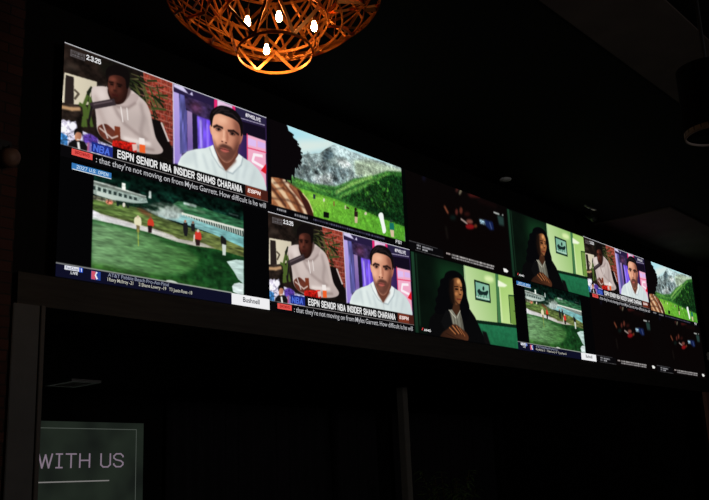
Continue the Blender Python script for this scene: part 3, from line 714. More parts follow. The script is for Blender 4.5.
# --- woman in a dim green room
def paint_woman():
    p = Picture((4, 7, 6))
    p.poly(R(.0, .015, 1, .985), (7, 15, 10), (11, 28, 17), n=('c', .15))
    p.poly(P('0.228,0.069 0.493,0.025 0.488,0.467 0.248,0.413'), (20, 62, 32), soft=.10, a=.8)
    p.poly(R(.012, .02, .036, .985), (28, 62, 42), (20, 46, 32), d=(0, 1)); p.poly(R(.05, .03, .058, .9), (36, 76, 50), soft=.01, a=.6)
    p.poly(P('0.490,-0.019 0.819,-0.009 0.794,0.692 0.583,0.712 0.484,0.545'), (204, 226, 172), (142, 186, 104), d=(1, -.35))
    p.line(P('0.495,-0.002 0.502,0.463'), .016, (150, 186, 140))
    p.poly(L('0.7417,0.1123,0.0501,0.0045,-0.0124,0.0425'), (222, 240, 176), soft=.02)
    p.poly(P('0.834,-0.001 1.029,0.003 1.020,0.673 0.829,0.673'), (158, 200, 104), (196, 224, 150), d=(.3, 1))
    p.poly(P('0.833,0.123 0.854,0.199 0.856,0.658 0.809,0.657'), (206, 230, 164), soft=.01)
    p.poly(P('0.813,-0.013 0.846,-0.010 0.835,0.677 0.801,0.680'), (64, 116, 70))
    p.poly(P('0.837,0.095 0.939,0.136 0.906,0.171 0.831,0.187'), (240, 248, 220), soft=.008)
    p.poly(P('0.941,0.274 1.023,0.258 1.013,0.675 0.937,0.652'), (110, 148, 66))
    p.line(P('1.020,0.258 0.943,0.273 0.939,0.652'), .018, (38, 74, 36))
    p.line(P('0.985,0.476 1.016,0.473'), .012, (60, 80, 40))
    p.poly(P('0.574,0.699 1.021,0.659 1.018,0.704 0.581,0.738'), (12, 34, 22))
    p.poly(P('0.571,0.741 1.023,0.703 1.023,1.013 0.686,1.004 0.622,0.865'), (34, 112, 74), (28, 98, 62), d=(0, 1), n=('m', .08))
    # framed print of a rider on a horse
    p.poly(P('0.584,0.172 0.743,0.182 0.741,0.437 0.582,0.438'), (14, 34, 26))
    p.poly(P('0.597,0.197 0.731,0.205 0.730,0.411 0.595,0.413'), (116, 172, 150), (140, 190, 164))
    p.poly(P('0.610,0.309 0.632,0.281 0.647,0.303 0.684,0.302 0.715,0.277 0.722,0.299 0.702,0.347 0.671,0.348 0.634,0.360 0.615,0.339'), (20, 40, 38), sm=True)
    for q in ('0.629,0.335 0.616,0.391', '0.645,0.343 0.638,0.398', '0.680,0.332 0.668,0.394', '0.697,0.322 0.702,0.376'): p.line(P(q), .01, (20, 40, 38))
    p.poly(L('0.6743,0.2626,0.0105,-0.0033,-0.0018,0.0298'), (20, 40, 38))
    p.line(P('0.595,0.392 0.728,0.393'), .01, (206, 226, 210))
    # the woman
    p.poly(P('0.098,1.175 0.118,0.934 0.142,0.785 0.189,0.707 0.263,0.651 0.484,0.553 0.521,0.579 0.566,0.665 0.608,0.796 0.650,0.929 0.688,1.037 0.685,1.089'), (8, 8, 9), soft=.005)
    p.poly(P('0.349,0.140 0.398,0.121 0.448,0.139 0.484,0.197 0.498,0.297 0.499,0.426 0.517,0.549 0.495,0.696 0.455,0.731 0.421,0.651 0.346,0.646 0.270,0.703 0.206,0.715 0.187,0.664 0.207,0.598 0.200,0.545 0.226,0.481 0.226,0.414 0.250,0.357 0.257,0.285 0.292,0.243 0.310,0.184'), (6, 6, 8), sm=True, soft=.005)
    p.poly(P('0.362,0.263 0.396,0.216 0.435,0.208 0.457,0.266 0.457,0.335 0.463,0.390 0.448,0.461 0.421,0.532 0.385,0.570 0.356,0.531 0.344,0.421'), (92, 56, 34), (164, 104, 60), sm=True, soft=.005)
    p.poly(P('0.344,0.257 0.387,0.217 0.377,0.373 0.382,0.569 0.342,0.547 0.330,0.412'), (22, 14, 11), soft=.016, a=.95)
    p.poly(L('0.4289,0.2491,0.0176,-0.0057,-0.0017,0.0314'), (216, 156, 98), soft=.010); p.poly(L('0.4483,0.2814,0.0088,-0.0048,0.0020,0.0247'), (190, 130, 80), soft=.008)
    p.line(P('0.385,0.327 0.422,0.316'), .012, (28, 15, 11)); p.line(P('0.439,0.318 0.458,0.322'), .012, (28, 15, 11))
    p.poly(L('0.4043,0.3542,0.0171,-0.0021,-0.0018,0.0119'), (20, 11, 9)); p.poly(L('0.4465,0.3514,0.0096,-0.0012,-0.0016,0.0107'), (20, 11, 9))
    p.line(P('0.432,0.330 0.438,0.400'), .012, (212, 146, 94), soft=.006); p.poly(L('0.4354,0.4136,0.0114,-0.0007,-0.0017,0.0093'), (70, 36, 24)); p.poly(L('0.3992,0.4143,0.0154,-0.0046,-0.0013,0.0245'), (186, 120, 72), soft=.010)
    p.line(P('0.401,0.480 0.442,0.476'), .016, (104, 40, 32)); p.poly(L('0.4162,0.5236,0.0150,-0.0007,-0.0023,0.0131'), (150, 96, 58), soft=.008); p.line(P('0.381,0.511 0.417,0.551'), .02, (50, 28, 19), soft=.008)
    p.poly(P('0.363,0.561 0.421,0.545 0.425,0.638 0.386,0.698 0.347,0.633'), (64, 38, 24), soft=.008)
    p.poly(P('0.318,0.641 0.347,0.626 0.384,0.699 0.422,0.621 0.439,0.735 0.454,0.907 0.409,0.868 0.336,0.847'), (140, 138, 122), (104, 102, 90), soft=.004)
    for q in ('0.332,0.662 0.346,0.833', '0.354,0.669 0.372,0.851', '0.385,0.711 0.400,0.870', '0.417,0.652 0.431,0.875', '0.431,0.712 0.446,0.884'): p.line(P(q), .009, (54, 50, 44))
    p.line(P('0.318,0.641 0.379,0.725'), .012, (196, 192, 174)); p.line(P('0.424,0.620 0.389,0.722'), .012, (176, 172, 154))
    # jacket lapels and folded hands
    p.poly(P('0.291,0.648 0.323,0.652 0.349,0.869 0.285,0.932 0.237,0.809'), (13, 13, 14)); p.line(P('0.323,0.652 0.350,0.856'), .008, (34, 32, 32))
    p.poly(P('0.220,0.995 0.250,0.928 0.298,0.873 0.337,0.817 0.375,0.806 0.420,0.840 0.471,0.891 0.487,0.951 0.459,1.007 0.383,1.010 0.289,1.041 0.226,1.042'), (44, 25, 17), (84, 47, 29), sm=True, soft=.006)
    for q, c in (('0.311,0.858 0.365,0.927', (176, 110, 64)), ('0.342,0.828 0.397,0.915', (196, 124, 74)), ('0.378,0.825 0.426,0.914', (172, 104, 60)), ('0.407,0.843 0.453,0.933', (150, 88, 50))): p.line(P(q), .015, c, soft=.004)
    for q in ('0.326,0.845 0.382,0.923', '0.361,0.824 0.412,0.917', '0.392,0.834 0.440,0.931', '0.276,0.935 0.366,0.976 0.441,0.985'): p.line(P(q), .008, (34, 19, 13), soft=.003)
    p.poly(P('0.626,0.826 0.670,0.834 0.707,1.008 0.654,1.031'), (14, 12, 13), soft=.008)
    p.poly(R(0, 0, 1, .018), (4, 4, 5)); p.poly(R(0, .985, 1, 1), (4, 4, 5))
    return p

# --- nearly black film scene
def paint_night():
    p = Picture((8, 5, 5))
    p.poly(R(.3, .2, .95, .75), (8, 4, 4), soft=.12)
    p.poly(L('0.1672,0.0275,0.0166,-0.0090,-0.0014,0.0321'), (15, 14, 28), soft=0.0180)
    p.poly(L('0.4789,0.0154,0.0130,-0.0002,-0.0100,0.0358'), (66, 31, 28), soft=0.0150); p.poly(L('0.5120,0.0257,0.0113,-0.0001,-0.0135,0.0479'), (108, 99, 80), soft=0.0105)
    p.poly(P('0.579,0.019 0.653,-0.024 0.727,-0.027 0.714,0.007 0.608,0.052'), (60, 20, 18), soft=0.0150)
    p.line(P('0.691,0.047 0.885,0.037'), .03, (28, 10, 10), soft=0.0300)
    p.line(P('0.344,0.305 0.373,0.376'), .034, (133, 70, 47), soft=0.0120)
    p.poly(L('0.4587,0.3230,0.0141,-0.0066,-0.0022,0.0412'), (86, 37, 31), soft=0.0120); p.poly(L('0.5041,0.2827,0.0163,-0.0077,-0.0025,0.0471'), (93, 44, 33), soft=0.0120); p.poly(L('0.5631,0.3013,0.0312,-0.0145,-0.0012,0.0224'), (50, 18, 15), soft=0.0180)
    p.poly(L('0.4188,0.4162,0.0298,-0.0136,-0.0014,0.0272'), (14, 28, 25), soft=0.0180)
    p.line(P('0.498,0.399 0.560,0.436'), .026, (167, 148, 141), soft=0.0075)
    p.poly(L('0.5841,0.3953,0.0345,-0.0074,-0.0057,0.0320'), (120, 66, 56), soft=0.0120)
    p.poly(L('0.5843,0.4631,0.0455,-0.0147,-0.0044,0.0370'), (126, 17, 21), soft=0.0105); p.poly(L('0.6435,0.4290,0.0170,-0.0074,-0.0015,0.0253'), (100, 50, 28), soft=0.0105)
    p.poly(P('0.686,0.311 0.766,0.305 0.752,0.368 0.692,0.374'), (126, 154, 169), soft=0.0090, n=('f', .4))
    p.poly(P('0.739,0.298 0.832,0.290 0.840,0.399 0.796,0.418 0.755,0.380'), (18, 31, 74), soft=0.0120); p.line(P('0.798,0.313 0.814,0.396'), .018, (86, 100, 136), soft=0.0090)
    p.line(P('0.854,0.143 0.912,0.145'), .026, (172, 175, 172), soft=0.0060); p.poly(L('0.9525,0.1378,0.0093,-0.0043,-0.0009,0.0134'), (151, 158, 154), soft=0.0060)
    p.poly(P('0.888,0.165 0.960,0.160 0.958,0.291 0.902,0.296'), (37, 60, 56), soft=0.0150)
    p.line(P('0.344,0.574 0.352,0.714'), .03, (25, 21, 18), soft=0.0180)
    # information strip
    p.poly(R(0, .885, .3, .992), (9, 8, 10)); p.dashes(.0, .25, .888, .010, (96, 96, 100), 21, .02, .05, .002)
    p.dashes(.066, .10, .918, .024, (200, 200, 204), 22, .005, .01, .002); p.dashes(.066, .10, .952, .018, (190, 190, 196), 23, .005, .01, .002)
    p.dashes(.115, .205, .922, .026, (170, 170, 176), 24, .006, .012, .002); p.dashes(.115, .16, .955, .024, (210, 210, 214), 25, .006, .012, .002)
    p.dashes(.05, .30, .984, .008, (110, 110, 110), 26, .02, .05, .002)
    p.dashes(.33, .37, .916, .02, (214, 200, 196), 27, .006, .012, .001)
    p.dashes(.38, .81, .918, .024, (196, 192, 190), 28, .006, .02, .002); p.dashes(.38, .80, .950, .022, (180, 176, 176), 29, .006, .02, .002)
    p.poly(P('0.906,0.905 0.939,0.902 0.964,0.927 0.947,0.955 0.914,0.953'), (240, 240, 236))
    return p

# ------------------------------------------------------------------ text and small flat pieces on a display
TXT = {}
def text_mesh(s, bold, shear):
    k = (s, bold, shear)
    if k in TXT: return TXT[k]
    cu = bpy.data.curves.new('lettering', 'FONT')
    cu.body = s; cu.size = 1.0; cu.offset = bold; cu.shear = shear; cu.fill_mode = 'FRONT'
    o = bpy.data.objects.new('lettering', cu)
    COL.objects.link(o)
    bpy.context.view_layer.update()
    me = bpy.data.meshes.new_from_object(o.evaluated_get(bpy.context.evaluated_depsgraph_get()))
    bpy.data.objects.remove(o); bpy.data.curves.remove(cu)
    co = np.empty(len(me.vertices) * 3); me.vertices.foreach_get('co', co)
    TXT[k] = (me, co.reshape(-1, 3))
    return TXT[k]

def lettering(name, s, uv, mat, parent, bold=0.0, shear=0.0, y=-0.0045, to=None):
    me0, co = text_mesh(s, bold, shear)
    me = me0.copy(); me.name = name
    u0, v0, u1, v1 = uv
    lo, hi = co.min(0), co.max(0)
    f = (lambda u, v: ((u - .5) * CW, (1 - v) * CH)) if to is None else to
    x0, z0 = f(u0, v1); x1, z1 = f(u1, v0)
    q = np.zeros_like(co)
    q[:, 0] = x0 + (co[:, 0] - lo[0]) / (hi[0] - lo[0]) * (x1 - x0)
    q[:, 2] = z0 + (co[:, 1] - lo[1]) / (hi[1] - lo[1]) * (z1 - z0)
    q[:, 1] = y
    me.vertices.foreach_set('co', q.ravel()); me.update()
    me.materials.clear(); me.materials.append(mat)
    return link(bpy.data.objects.new(name, me), parent)

GLY = {k: [[tuple(float(c) for c in q.split(',')) for q in st.split()] for st in v.split('|')] for k, v in {
 'A': '0,0 2,6 4,0|.8,2 3.2,2', 'B': '0,0 0,6 2.9,6 3.8,5.2 3.8,4 2.9,3.15 0,3.15|2.9,3.15 4,2.2 4,.9 3,0 0,0', 'C': '4,4.4 4,5 3,6 1,6 0,5 0,1 1,0 3,0 4,1 4,1.6',
 'D': '0,0 0,6 2.8,6 4,4.8 4,1.2 2.8,0 0,0', 'E': '3.7,6 0,6 0,0 3.7,0|0,3.1 3.3,3.1', 'F': '3.7,6 0,6 0,0|0,3.1 3.3,3.1', 'G': '4,4.5 4,5 3,6 1,6 0,5 0,1 1,0 3,0 4,1 4,2.9 2.2,2.9',
 'H': '0,0 0,6|4,0 4,6|0,3.1 4,3.1', 'I': '0,0 0,6', '|': '0,6 2.4,6|1.2,6 1.2,0|0,0 2.4,0', 'K': '0,0 0,6|4,6 0,2.4|1.4,3.6 4,0', 'L': '0,6 0,0 3.6,0', 'M': '0,0 0,6 2.4,1.6 4.8,6 4.8,0',
 'N': '0,0 0,6 4,0 4,6', 'O': '1,0 0,1 0,5 1,6 3,6 4,5 4,1 3,0 1,0', 'P': '0,0 0,6 3,6 4,5 4,3.7 3,2.7 0,2.7', 'R': '0,0 0,6 3,6 4,5 4,3.9 3,2.9 0,2.9|1.9,2.9 4,0',
 'S': '4,4.6 4,5 3,6 1,6 0,5 0,4.1 .9,3.3 3.1,2.7 4,1.9 4,1 3,0 1,0 0,1 0,1.4', 'T': '0,6 4,6|2,6 2,0', 'U': '0,6 0,1 1,0 3,0 4,1 4,6', 'V': '0,6 2,0 4,6', 'W': '0,6 1.3,0 2.6,5.6 3.9,0 5.2,6',
 'X': '0,0 4,6|0,6 4,0', 'Y': '0,6 2,3 4,6|2,3 2,0', '2': '0,4.6 0,5 1,6 3,6 4,5 4,4 0,0 4,0', '3': '0,5 1,6 3,6 4,5 4,4 3,3.1 1.6,3.1|3,3.1 4,2.2 4,1 3,0 1,0 0,1', '5': '3.8,6 .2,6 0,3.3 1,3.8 3,3.8 4,2.8 4,1 3,0 1,0 0,1',
 '7': '0,6 4,6 1.4,0', '0': '1,0 0,1 0,5 1,6 3,6 4,5 4,1 3,0 1,0', '1': '0,5 1,6 1,0', '.': '0,0 .01,.6', '#': '.8,0 1.4,6|2.6,0 3.2,6|0,2 4,2|0,4 4,4', '/': '0,0 2,6'}.items()}

def capitals(name, s, uv, mat, parent, w=1.0, gap=1.6, shear=0.0, y=-0.0045, to=None):
    # drawn capital letters: every word is one mesh
    u0, v0, u1, v1 = uv
    x = 0.0; words = []; cur = []
    for ch_ in s:
        if ch_ == ' ':
            words.append(cur); cur = []; x += 1.6 + gap; continue
        g = GLY[ch_]
        cur += [[(x + a + shear * b, b) for a, b in st] for st in g]
        x += max(a for st in g for a, b in st) + gap + (w - 1) * .3
    words.append(cur); W = x - gap + shear * 6
    f = (lambda u, v: ((u - .5) * CW, (1 - v) * CH)) if to is None else to
    x0, z0 = f(u0, v1); x1, z1 = f(u1, v0)
    sx, sz = (x1 - x0) / (W + w), (z1 - z0) / (6 + w)
    for wd in words:
        bm = bmesh.new(); n = 0
        for st in wd:
            for (ax, ay), (bx, by) in zip(st, st[1:]):
                d = Vector((bx - ax, by - ay)); d.normalize(); e = d * w * .5; q = Vector((-d.y, d.x)) * w * .5
                A = Vector((ax, ay)) - e * .8; Bv = Vector((bx, by)) + e * .8
                vs = [bm.verts.new((x0 + (c.x + w / 2) * sx, y - n * 1e-5, z0 + (c.y + w / 2) * sz)) for c in (A + q, A - q, Bv - q, Bv + q)]
                fc = bm.faces.new(vs); n += 1
        obj(name, bm, mat, parent)

def words(name, s, uv, mat, parent, bold=0.0, y=-0.0045):
    u0, v0, u1, v1 = uv
    ws = s.split(); wd = []
    for q in ws:
        me, co = text_mesh(q, bold, 0.0)
        wd.append((co[:, 0].max() - co[:, 0].min(), co[:, 1].min(), co[:, 1].max()))
    tot = sum(a[0] for a in wd) + .30 * (len(ws) - 1)
    lo = -.22; hi = .72; x = 0.0
    for q, (w, a, b) in zip(ws, wd):
        k = (u1 - u0) / tot
        lettering(name, q, (u0 + x * k, v1 - (b - lo) / (hi - lo) * (v1 - v0), u0 + (x + w) * k, v1 - (a - lo) / (hi - lo) * (v1 - v0)), mat, parent, bold, 0.0, y)
        x += w + .30

def plate(name, uv, mat, parent, y=-0.002, t=0.0015):
    u0, v0, u1, v1 = uv
    return obj(name, B((u0 - .5) * CW, (u1 - .5) * CW, y - t / 2, y + t / 2, (1 - v1) * CH, (1 - v0) * CH), mat, parent)

def screen(kind, label):
    t = thing('video_display', label, 'screen', (0, 0, 0), 'displays of the video wall')
    obj('housing', B(-CW / 2 + .002, CW / 2 - .002, .004, .105, .002, CH - .002, bev=.002), M['black'], t)
    link(bpy.data.objects.new('picture', PIC[kind]), t)
    if kind == 'talk':
        b = plate('caption_bar', (.214, .792, .868, .896), glow(12, 11, 12), t)
        capitals('caption_text', 'ESPN SENIOR NBA INSIDER SHAMS CHARANIA', (.232, .812, .850, .884), glow(232, 232, 232), b, 1.35, 1.75)
        b = plate('ticker_bar', (.0, .906, 1.0, .998), glow(9, 8, 10), t)
        words('ticker_text', ": that they're not moving on from Myles Garrett. How difficult is he will", (.142, .922, .985, .992), glow(186, 186, 190), b, .004)
        b = plate('category_tag', (.043, .915, .127, .968), glow(226, 84, 78), t, y=-.0045)
        capitals('tag_text', 'BROWNS', (.055, .926, .115, .956), glow(150, 24, 28), b, 1.2, 1.8, y=-.007)
        b = plate('league_badge', (.122, .806, .211, .896), glow(30, 44, 128), t, y=-.0045)
        capitals('badge_text', 'NBA', (.128, .824, .200, .888), glow(76, 108, 214), b, 1.4, 1.9, .08, y=-.007)
        b = plate('network_badge', (.876, .80, .958, .896), glow(120, 52, 34), t, y=-.0045)
        capitals('badge_text', 'ESPN', (.880, .822, .955, .862), glow(246, 226, 220), b, 1.6, 1.9, .12, y=-.007)
        capitals('date_text', '2.3.25', (.089, .042, .151, .088), glow(232, 232, 234), t, 1.4, 1.8)
        capitals('hashtag_text', '#PMSLIVE', (.874, .036, .964, .078), glow(226, 222, 232), t, 1.3, 1.9)
    elif kind == 'golf':
        b = plate('event_tag', (.046, .036, .209, .090), glow(54, 118, 180), t)
        capitals('tag_text', '2027 U.S. OPEN', (.064, .045, .196, .075), glow(196, 222, 242), b, 1.1, 2.0, .1)
        obj('tag_line', B((.048 - .5) * CW, (.208 - .5) * CW, -.0055, -.0045, (1 - .092) * CH, (1 - .085) * CH), glow(206, 214, 220), b)
        b = plate('score_bar', (.0, .895, .784, .994), glow(14, 15, 36), t)
        words('event_text', 'AT&T Pebble Beach Pro-Am Final', (.205, .898, .472, .938), glow(140, 146, 166), b, .006)
        for q, u0, u1 in (('1 Rory McIlroy -21', .203, .312), ('2 Shane Lowry -19', .336, .460), ('T3 Justin Rose -18', .474, .584)):
            words('score_text', q, (u0, .937, u1, .976), glow(190, 188, 176), b, .012)
        b = plate('sponsor_box', (.786, .892, .996, .996), glow(238, 238, 240), t, y=-.0045)
        lettering('sponsor_text', 'Bushnell', (.846, .912, .938, .960), glow(44, 46, 54), b, .014, y=-.007)
        b = plate('service_box', (.032, .897, .092, .930), glow(226, 228, 236), t, y=-.0045)
        lettering('service_text', 'FanDuel', (.036, .902, .084, .926), glow(70, 80, 120), b, .004, y=-.007)
        b = plate('service_shield', (.088, .897, .102, .934), glow(40, 84, 200), t, y=-.006)
        capitals('shield_text', '1', (.093, .902, .098, .930), glow(230, 236, 250), b, 1.4, y=-.008)
        capitals('live_text', 'LIVE', (.056, .938, .084, .960), glow(222, 224, 228), t, 1.4, 1.9)
        b = plate('tour_badge', (.136, .905, .174, .975), glow(44, 70, 150), t, y=-.0045)
        obj('badge_half', B((.137 - .5) * CW, (.153 - .5) * CW, -.0065, -.0055, (1 - .973) * CH, (1 - .907) * CH), glow(206, 84, 104), b)
        bm = bmesh.new(); tube(bm, [((.158 - .5) * CW, -.007, (1 - .912) * CH), ((.152 - .5) * CW, -.007, (1 - .938) * CH), ((.160 - .5) * CW, -.007, (1 - .968) * CH)], .006, 6)
        obj('badge_figure', bm, glow(238, 238, 242), b)
    elif kind == 'mountain':
        capitals('channel_text', 'FS1', (.884, .926, .933, .968), glow(206, 206, 208), t, 1.4, 1.9, .1)
    elif kind == 'woman':
        capitals('channel_text', 'AMC', (.080, .927, .140, .955), glow(222, 222, 222), t, 1.4, 1.9)
        capitals('channel_mark', '/', (.060, .918, .076, .950), glow(206, 60, 66), t, 1.8)
    return t

PIC = {'talk': paint_talk().mesh('picture'), 'golf': paint_golf().mesh('picture'), 'mountain': paint_mountain().mesh('picture'),
       'woman': paint_woman().mesh('picture'), 'night': paint_night().mesh('picture')}
LAY = [
    (0, 0, 'talk', 'largest split screen of two men talking, top left end of the video wall'),
    (1, 0, 'mountain', 'larger mountain meadow screen with dark haired foreground figure, above the lower talk show screen'),
    (2, 0, 'night', 'nearly black screen of the upper row, right of the larger mountain meadow screen'),
    (3, 0, 'woman', 'upper row green room screen of a woman in black, above the smaller golf screen'),
    (4, 0, 'talk', 'smallest split screen of two men talking, between the upper green room and small mountain screens'),
    (5, 0, 'mountain', 'smaller mountain meadow screen at the top right end of the video wall'),
    (0, 1, 'golf', 'larger golf green screen with white sponsor box, bottom left end of the video wall'),
    (1, 1, 'talk', 'lower row split screen of two men talking, beneath the larger mountain meadow screen'),
    (2, 1, 'woman', 'larger green room screen of a woman with clasped hands, in the lower row'),
    (3, 1, 'golf', 'smaller golf green screen in the lower row, right of the larger green room screen'),
    (4, 1, 'night', 'nearly black lower row screen beside the smaller golf screen, beneath the smallest talk show'),
    (5, 1, 'night', 'nearly black screen at the bottom right end of the video wall'),
]
FIRST = {}
for c, r, kind, lab in LAY:
    if kind not in FIRST:
        o = FIRST[kind] = screen(kind, lab)
    else:
        o = copy_tree(FIRST[kind]); o['label'] = lab
    o.location = ((c + .5) * CW, 0.0, ZT - (r + 1) * CH)

# ------------------------------------------------------------------ chandelier
CX, CY, CZ = -0.4468, -2.6414, 3.7124
ch = thing('chandelier', 'gold chandelier of woven metal strips and hoops with glowing bulbs', 'chandelier', (CX, CY, CZ))

def hoop(r, z, h=.024, t=.004, tilt=(0, 0), n=72):
    bm = bmesh.new(); rings = []
    for i in range(n):
        a = 2 * PI * i / n; c, s = math.cos(a), math.sin(a)
        dz = tilt[0] * c + tilt[1] * s
        rings.append([bm.verts.new(((r + d) * c, (r + d) * s, z + dz + e)) for d, e in ((0, 0), (t, 0), (t, h), (0, h))])
    for i in range(n):
        a, b = rings[i], rings[(i + 1) % n]
        for k in range(4):
            j = (k + 1) % 4
            bm.faces.new((a[k], b[k], b[j], a[j]))
    bmesh.ops.recalc_face_normals(bm, faces=bm.faces)
    return bm

def strip(bm, p, q, w=.020, t=.003, bulge=0.0, n=6):
    p, q = Vector(p), Vector(q); rows = []
    d = (q - p).normalized()
    mid = (p + q) / 2; out = Vector((mid.x, mid.y, 0)).normalized() if (mid.x or mid.y) else Vector((1, 0, 0))
    nrm = (out - d * out.dot(d)).normalized(); side = d.cross(nrm)
    for i in range(n + 1):
        s = i / n; c = p.lerp(q, s) + out * (bulge * math.sin(PI * s))
        rows.append([bm.verts.new(c + side * a * w / 2 + nrm * b * t / 2) for a, b in ((-1, -1), (1, -1), (1, 1), (-1, 1))])
    for a, b in zip(rows, rows[1:]):
        for k in range(4):
            bm.faces.new((a[k], a[(k + 1) % 4], b[(k + 1) % 4], b[k]))
    bm.faces.new(rows[0][::-1]); bm.faces.new(rows[-1])
    return bm

ch.rotation_euler = (Matrix.Rotation(math.radians(-6), 3, Vector((math.cos(0.8757), -math.sin(0.8757), 0)))).to_euler()
inner = [(.187, .0), (.268, .185), (.35, .36), (.36, .55), (.25, .74)]
outer = [(.345, .195), (.46, .255), (.55, .34), (.60, .54), (.52, .76), (.30, .90)]
def pt(r, z, a): return (r * math.cos(a), r * math.sin(a), z)
for i, (r, z) in enumerate(inner + outer):
    obj('hoop', hoop(r, z - .012, h=.016, tilt=(random.uniform(-.006, .006), random.uniform(-.006, .006)) if i else (0, 0)), M['gold'], ch)
def zig(prof, ns, ph, name):
    for (lo, hi), n, p0 in zip(zip(prof, prof[1:]), ns, ph):
        for k in range(n):
            a = p0 + 2 * PI * k / n
            for sgn in (-1, 1):
                j = random.uniform(-.06, .06)
                bm = strip(bmesh.new(), pt(lo[0] + .001, lo[1], a), pt(hi[0] + .001, hi[1], a + sgn * PI / n + j), w=random.uniform(.014, .021), bulge=.008)
                obj(name, bm, M['gold'], ch)
zig(inner, (6, 11, 10, 8), (0.25, .1, .5, .2), 'woven_strip')
zig(outer, (10, 12, 11, 9, 7), (.0, .25, .1, .4, .3), 'woven_strip')
# long strips that cross the bowl
bm = bmesh.new()
for k in range(15):
    a = 2 * PI * k / 15 + .2
    j = random.uniform(-.25, .25)
    strip(bm, pt(.27, .185, a), pt(.55, .34, a + .5 + j), w=.013)
    strip(bm, pt(.345, .195, a + .3), pt(.36, .55, a - .3 + j), w=.012)
    strip(bm, pt(.35, .36, a + .1), pt(.59, .52, a - .45 + j), w=.013)
    strip(bm, pt(.46, .255, a), pt(.36, .55, a + .35 + j), w=.012)
obj('cross_strips', bm, M['gold'], ch)
bm = bmesh.new()
for k in range(6):
    a = 2 * PI * k / 6
    tube(bm, [pt(.30, .90, a), pt(.02, .96, a)], .006, 6)
    tube(bm, [pt(.25, .74, a), pt(.02, .78, a)], .006, 6)
obj('spokes', bm, M['bronze'], ch)
lampstem = lathe(bmesh.new(), [(.012, .42), (.03, .44), (.03, .50), (.012, .52), (.011, ZC - CZ - .06), (.07, ZC - CZ - .05), (.075, ZC - CZ - .002)], 20)
st = obj('stem', lampstem, M['bronze'], ch, True); st.rotation_euler = ch.rotation_euler.to_matrix().inverted().to_euler()
BULBS = [(0.0, .20, .115), (1.92, .17, .095), (3.75, .155, .10), (5.0, .11, .11), (2.85, .12, .42)]
yaw0 = 0.8757
for a, r, z in BULBS:
    # a = 0 points to the right as the viewer stands, turning away from the viewer
    x, y = r * math.cos(a), r * math.sin(a)
    wx, wy = x * math.cos(yaw0) + y * math.sin(yaw0), -x * math.sin(yaw0) + y * math.cos(yaw0)
    h = obj('bulb_holder', tube(tube(bmesh.new(), [(wx, wy, z + .055), (wx, wy, z + .10)], .012, 10), [(wx, wy, z + .10), (wx * .8, wy * .8, .40), (wx * .06, wy * .06, .46)], .004, 6), M['bronze'], ch)
    obj('bulb', lathe(bmesh.new(), [(0, 0), (.009, .003), (.0145, .012), (.0160, .022), (.0135, .036), (.009, .050), (.008, .056), (0, .056)], 16, (wx, wy, z)), M['bulb'], h, True)

# ------------------------------------------------------------------ under the displays
sg = thing('wall_screen', 'dim grey green screen reading WITH US on the back wall of the recess', 'screen', (4.0993, 4.5, 0.9))
SW, SHT = 2.5, 1.5980
obj('housing', B(-SW, 0, -.085, -.002, 0, SHT, bev=.004), M['black'], sg)
pnl = bpy.data.materials.new('lit_slide'); pnl.use_nodes = True
nt = pnl.node_tree; nt.nodes.remove(nt.nodes['Principled BSDF'])
em = nt.nodes.new('ShaderNodeEmission'); tc = nt.nodes.new('ShaderNodeTexCoord'); nz = nt.nodes.new('ShaderNodeTexNoise'); rp = nt.nodes.new('ShaderNodeValToRGB')
nz.inputs['Scale'].default_value = 1.6
rp.color_ramp.elements[0].color = rgb(21, 25, 22); rp.color_ramp.elements[1].color = rgb(32, 39, 32)
rp.color_ramp.elements[0].position = .35; rp.color_ramp.elements[1].position = .65
nt.links.new(tc.outputs['Object'], nz.inputs['Vector']); nt.links.new(nz.outputs['Fac'], rp.inputs['Fac']); nt.links.new(rp.outputs['Color'], em.inputs['Color'])
nt.links.new(em.outputs[0], nt.nodes['Material Output'].inputs['Surface'])
face = obj('lit_face', B(-SW + .006, -.006, -.088, -.086, .006, SHT - .006), pnl, sg)
ln = glow(74, 80, 74)
bm = B(-SW + .12, -0.1255, -.0905, -.0895, 1.5055, 1.5055 + .008)
box(bm, -0.1255, -0.1255 + .008, -.0905, -.0895, .1, 1.5055 + .008)
obj('border_line', bm, ln, sg)
capitals('slide_text', 'W|TH US', (-1.5212, 1.2113, -0.3160, 1.0356), glow(126, 112, 126), sg, .62, 1.7, 0.0, y=-.091, to=lambda u, v: (u, v))
obj('underline', B(-2.1000, -0.5222, -.0905, -.0895, 0.8701, 0.8701 + .014), glow(120, 118, 116), sg)

col = thing('column', 'slim pale square column standing under the middle of the video wall', 'column', (6.6200, 2.0, 0))
obj('shaft', B(-.055, .055, 0, .11, .10, 2.858, bev=.006), M['column'], col)
obj('plinth', B(-.08, .08, -.025, .135, .0, .10, bev=.006), M['column'], col)

vt = thing('ceiling_vent', 'pale square ceiling vent in the low recess ceiling above the dim screen', 'vent', (2.46, 3.55, 2.858))
bm = bmesh.new()
for (x0, x1, y0, y1) in ((-.19, .19, -.27, -.21), (-.19, .19, .21, .27), (-.19, -.13, -.21, .21), (.13, .19, -.21, .21)):
    box(bm, x0, x1, y0, y1, -.03, 0)
obj('frame', bm, M['alu'], vt)
obj('back_plate', B(-.13, .13, -.21, .21, -.006, 0), M['alu'], vt)
for k in range(5):
    bm = B(-.13, .13, -.035, .035, -.004, .004)
    bmesh.ops.rotate(bm, verts=bm.verts, matrix=Matrix.Rotation(.12, 3, 'X'))
    bmesh.ops.translate(bm, verts=bm.verts, vec=(0, -.17 + k * .085, -.022))
    obj('slat', bm, M['alu'], vt)

